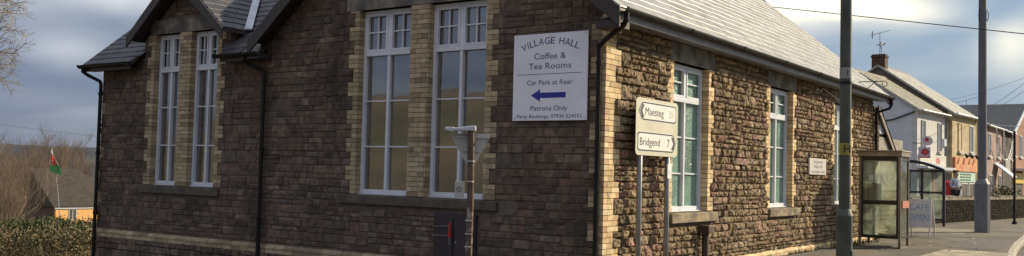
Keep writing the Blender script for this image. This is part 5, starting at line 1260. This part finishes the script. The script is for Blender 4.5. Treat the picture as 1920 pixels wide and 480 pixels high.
for _ in range(7):
    a = random.uniform(1.5, 5.0); s0 = Vector((0, 0, hz+random.uniform(1, 4.5))); grow(tr_, s0, Vector((math.cos(a), math.sin(a), .6)).normalized(), 1.9, .08, 1, 4, tw, .2, .6, 3)
tr_.build('trunk', M['bark'], nt_); tw.build('crown', mat('sunlit twig', (.30, .25, .17), .9), nt_)
# bungalow
bgX, bgY0, bgL = -100.8, 49.78, 11.0; bgE, bgR = -5.1, -1.0; bgG = terr(bgX, bgY0)-.1
bn = empty('bungalow', 'orange brick bungalow with a brown tiled roof beyond the hedge', 'house', loc=(bgX, bgY0, bgG))
tilb = mat('brown roof tiles', None, .85, 3, .2, attr=True)
q = MB(); q.box(bgX-.3, bgX, bgY0, bgY0+bgL, bgG, bgE); place(q.build('front_wall', mat('orange brick', (.74, .42, .15), .85, .8, .08)), bn)
q = MB(); hb = 5.6
q.prism([(bgX-2*hb, bgG), (bgX-.301, bgG), (bgX-.301, bgE+.2), (bgX-hb, bgR-.1), (bgX-2*hb, bgE)], lambda a, b, d: (a, d, b), bgY0, bgY0+.3); place(q.build('gable_wall', mat('shade dark gable brick', (.15, .10, .07), .9, 2, .2)), bn); q = MB(); q.box(bgX-2*hb, bgX-.301, bgY0+bgL-.3, bgY0+bgL, bgG, bgE-.1); place(q.build('rear_wall', MATS['shade dark gable brick']), bn)  # gable in shade: the shade is put into a darker brick colour
q = MB(); ab2 = math.atan2(bgR-bgE, hb); c2, s2_ = math.cos(ab2), math.sin(ab2)
PT = [(.046, .037, .028), (.052, .041, .031), (.041, .033, .026)]
hipc = lambda a, t: t*c2 < 5.95-max(0, a-5.45)*1.0
slates(q, (bgX+.35, bgY0-.3, bgE-.1), (0, 1, 0), (-c2, 0, s2_), (s2_, 0, c2), 11.6, (hb+.35)/c2, w=.5, ex=.34, pal=PT, clip=hipc, lip=.005)
slates(q, (bgX-2*hb-.35, bgY0+11.3, bgE-.1), (0, -1, 0), (c2, 0, s2_), (-s2_, 0, c2), 11.6, (hb+.35)/c2, w=.5, ex=.34, pal=PT, clip=lambda a, t: t*c2 < a+.2, lip=.005)
zr = bgE-.1+5.95*math.tan(ab2)-.03; e0, e1, ye0, ye1, yr_ = bgX+.35, bgX-2*hb-.35, bgY0-.3, bgY0+11.3, bgY0+5.15; ze = bgE-.14; xr_ = bgX-hb
q.add([(e0, ye0, ze), (e0, ye1, ze), (e1, ye1, ze), (e1, ye0, ze), (xr_, ye0, zr), (xr_, yr_, zr)], [(0, 1, 5, 4), (1, 2, 5), (2, 3, 4, 5), (0, 4, 3), (3, 2, 1, 0)], 0, (.08, .065, .045))
place(q.build('roof', tilb), bn)
q = MB(); q.box(bgX+.10, bgX+.14, bgY0-.2, bgY0+bgL, bgE-.42, bgE-.12); q.box(bgX+.001, bgX+.10, bgY0-.2, bgY0+bgL, bgE-.16, bgE-.12)
place(q.build('fascia', M['upvc']), bn)
q = MB(); q.prism([(bgX+.4, bgE-.15), (bgX-hb, bgR+.1), (bgX-hb, bgR-.2), (bgX+.4, bgE-.45)], lambda a, b, d: (a, d, b), bgY0-.36, bgY0-.31); place(q.build('bargeboard', mat('grey brown verge', (.2, .15, .12), .8)), bn)
Fbg = lambda s, z, d: (bgX+d, bgY0+s, z)
hwin(bn, Fbg, 1.6, 2.6, bgE-1.75, bgE-.45, sill=False)
hwin(bn, Fbg, 6.5, 8.3, bgE-1.75, bgE-.45, sill=False)
# flag and its leaning pole
fp0, fp1 = at(118, 425, 60), at(97, 276, 60)
fl0 = empty('welsh_flag', 'limp red, white and green dragon flag hanging from a leaning pole before the bungalow roof', 'flag', loc=fp0)
q = MB(); q.tube([fp0-Vector((0, 0, 1.2)), fp0.lerp(fp1, .5), fp1], [.035, .03, .02], 6); place(q.build('pole', M['greypost']), fl0)
q = MB(); nu, nv = 9, 12
def fpt(i, j, dd=0):
    t_ = j/nv; s_ = i/nu
    top = at(98, 283, 60); 
    x = 97+(-4+s_*2)*(1-t_)*.3+(-4+16*s_)*min(1, t_*1.4)+4*t_*t_*s_+ (3*t_ if s_ > .5 else 0); y = 282+t_*(38+10*s_)
    return at(x, y, 60+.10*math.sin(s_*9+t_*2)+dd)
for j in range(nv):
    for i in range(nu):
        mi = 1 if (j+.5)/nv > .62+.10*(.5-i/nu) else 0
        if mi == 0 and 1 <= i <= 6 and 2 <= j <= 7 and (i, j) not in ((2, 3), (6, 3), (3, 5), (2, 7)): mi = 2
        if mi == 0 and (i, j) in ((1, 6), (7, 4), (7, 6), (4, 2)): mi = 2
        q.quad(fpt(i, j), fpt(i+1, j), fpt(i+1, j+1), fpt(i, j+1), mi)
fo = q.build('cloth', [mat('flag white', (.75, .72, .70), .8), mat('flag green', (.02, .35, .10), .8), mat('flag red', (.65, .05, .03), .8)]); fo.modifiers.new('thick', 'SOLIDIFY').thickness = .01; place(fo, fl0)
# hedge line and scrub
random.seed(5)
cen = []
for i in range(46):
    u = -60+i*6.0; dpt = 30+random.uniform(-1, 1.5); P_ = at(u, 425, dpt); cen.append(((P_.x, P_.y, at(u, random.uniform(424, 440), dpt).z), (.45, .5, random.uniform(.22, .42))))
hd = leafmass('hedge', cen, 26000, .038, lg, 'dark green ivy clad hedge in front of the bungalow', 'hedge')
hs = MB()
for i in range(240):
    u = random.uniform(-50, 190); dpt = random.uniform(28, 32); P_ = at(u, 440, dpt); g0 = terr(P_.x, P_.y); z1 = at(u, random.uniform(402, 425), dpt).z
    hs.tube([(P_.x, P_.y, g0), (P_.x+random.uniform(-.1, .1), P_.y, (g0+z1)/2), (P_.x+random.uniform(-.2, .2), P_.y+random.uniform(-.2, .2), z1)], [.02, .015, .006], 4, caps=False)
hs.build('stems', M['bark'], hd)
br = MB()
for i in range(3800):
    u = random.uniform(-60, 190); dpt = random.uniform(22.5, 29.0); P_ = at(u, 470, dpt); g0 = terr(P_.x, P_.y)
    zt_ = at(u, random.uniform(428, 475), dpt).z; l_ = random.uniform(.15, .6); a = random.uniform(0, 6.28); p0 = Vector((P_.x, P_.y, random.uniform(g0, zt_)))
    d = Vector((math.cos(a), math.sin(a), random.uniform(-.4, 1.2))).normalized()*l_; br.tube([p0, p0+d*.5+Vector((0, 0, .04)), p0+d], [.010, .008, .004], 3, random.randrange(3), caps=False)
for i in range(14000):
    u = random.uniform(-60, 190); dpt = random.uniform(22.5, 29.5); P_ = at(u, 470, dpt); zt_ = at(u, random.gauss(452, 13), dpt).z
    a = Vector((random.gauss(0, 1), random.gauss(0, 1), random.gauss(0, 1))).normalized()*.033; b = a.cross(Vector((random.gauss(0, 1), random.gauss(0, 1), random.gauss(0, 1)))).normalized()*.02
    p0 = Vector((P_.x, P_.y, zt_)); br.quad(p0-a, p0-b, p0+a, p0+b, random.choice((0, 1, 1, 1, 2, 3, 3, 3)))
tag(br.build('brambles', [mat('bramble stem', (.17, .13, .08), .9), dry[1], mat('pale straw', (.26, .21, .12), .9), lg[2]]), 'tangled brown brambles and dead stems below the hedge', 'brambles', kind='stuff')
# line of split pales along the hedge
fe = empty('pale_fence', 'row of weathered wooden pales showing through the hedge', 'fence', loc=at(150, 435, 29.5)); q = MB()
for i in range(11):
    u = 128+i*5.2; P_ = at(u, 440, 29.3); z1 = at(u, random.uniform(424, 432), 29.3).z; z0 = at(u, 462, 29.3).z; q.box(P_.x-.03, P_.x+.03, P_.y-.012, P_.y+.012, z0-1, z1)
place(q.build('pales', mat('weathered pale wood', (.34, .28, .18), .9)), fe)
# distant wooded ridge of the valley
hl = MB(); prof = []
for i in range(60):
    a = R(18+i*2.2); x, y = -2300*math.sin(a)*1.0+0, 2300*math.cos(a); h = 36+12*mnoise.noise(Vector((i*.23, 1, 0)))+5*mnoise.noise(Vector((i*.9, 5, 0)))
    prof.append((x, y, h))
for (p0, p1) in zip(prof[:-1], prof[1:]):
    f0 = lambda p_, k_, z: (p_[0]*k_, p_[1]*k_, z)
    for (k0, z0, k1, z1) in ((.55, -110, .78, -.15), (.78, -.15, 1.0, 1), (1.0, 1, 1.6, .3)):
        za = lambda p_, z: z if abs(z) > 2 else p_[2]*z
        hl.quad(f0(p0, k0, za(p0, z0)), f0(p0, k1, za(p0, z1)), f0(p1, k1, za(p1, z1)), f0(p1, k0, za(p1, z0)))
struct('hills', hl.build('hills', mat('distant wooded hill', (.030, .036, .045), .95, .006, .4, col2=(.05, .055, .05), c2scale=.004), smooth=True))

# ------------------------------------------------------------------ overhead cables
def cable(label, a, b, sag, r_=.012, m_=None, grp='overhead cables'):
    a, b = Vector(a), Vector(b); q = MB(); q.tube([a.lerp(b, i/16)-Vector((0, 0, sag*(1-((i-8)/8)**2))) for i in range(17)], r_, 5); return tag(q.build('overhead_cable', m_ or M['black']), label, 'cable', grp)
cable('long single cable crossing the sky above the hall roof ridge', at(1420, 10, 34), at(2150, 88, 24), -.0, .014)
cable('thin cable crossing in front of the dark slate roof on the right', at(1860, 233, 60), at(2000, 238, 60), .1, .02, M['upvc'])
cable('upper of the two thin cables slanting up at the far right', at(1850, 203, 60), at(1975, 105, 52), .25, .012, M['greypost'])
cable('lower of the two thin cables slanting up at the far right', at(1862, 205, 60), at(1975, 122, 52), .25, .012, M['greypost'])
cable('thin cable behind the thick grey pole, rising to the right', at(1765, 190, 60), at(1960, 130, 60), .2, .010, M['greypost'])
cable('upper of the two faint cables in the sky left of the hall', at(-120, 216, 110), at(330, 271, 110), .2, .020, M['greypost'])
cable('lower of the two faint cables in the sky left of the hall', at(-120, 226, 112), at(330, 281, 112), .2, .022, M['upvc'])
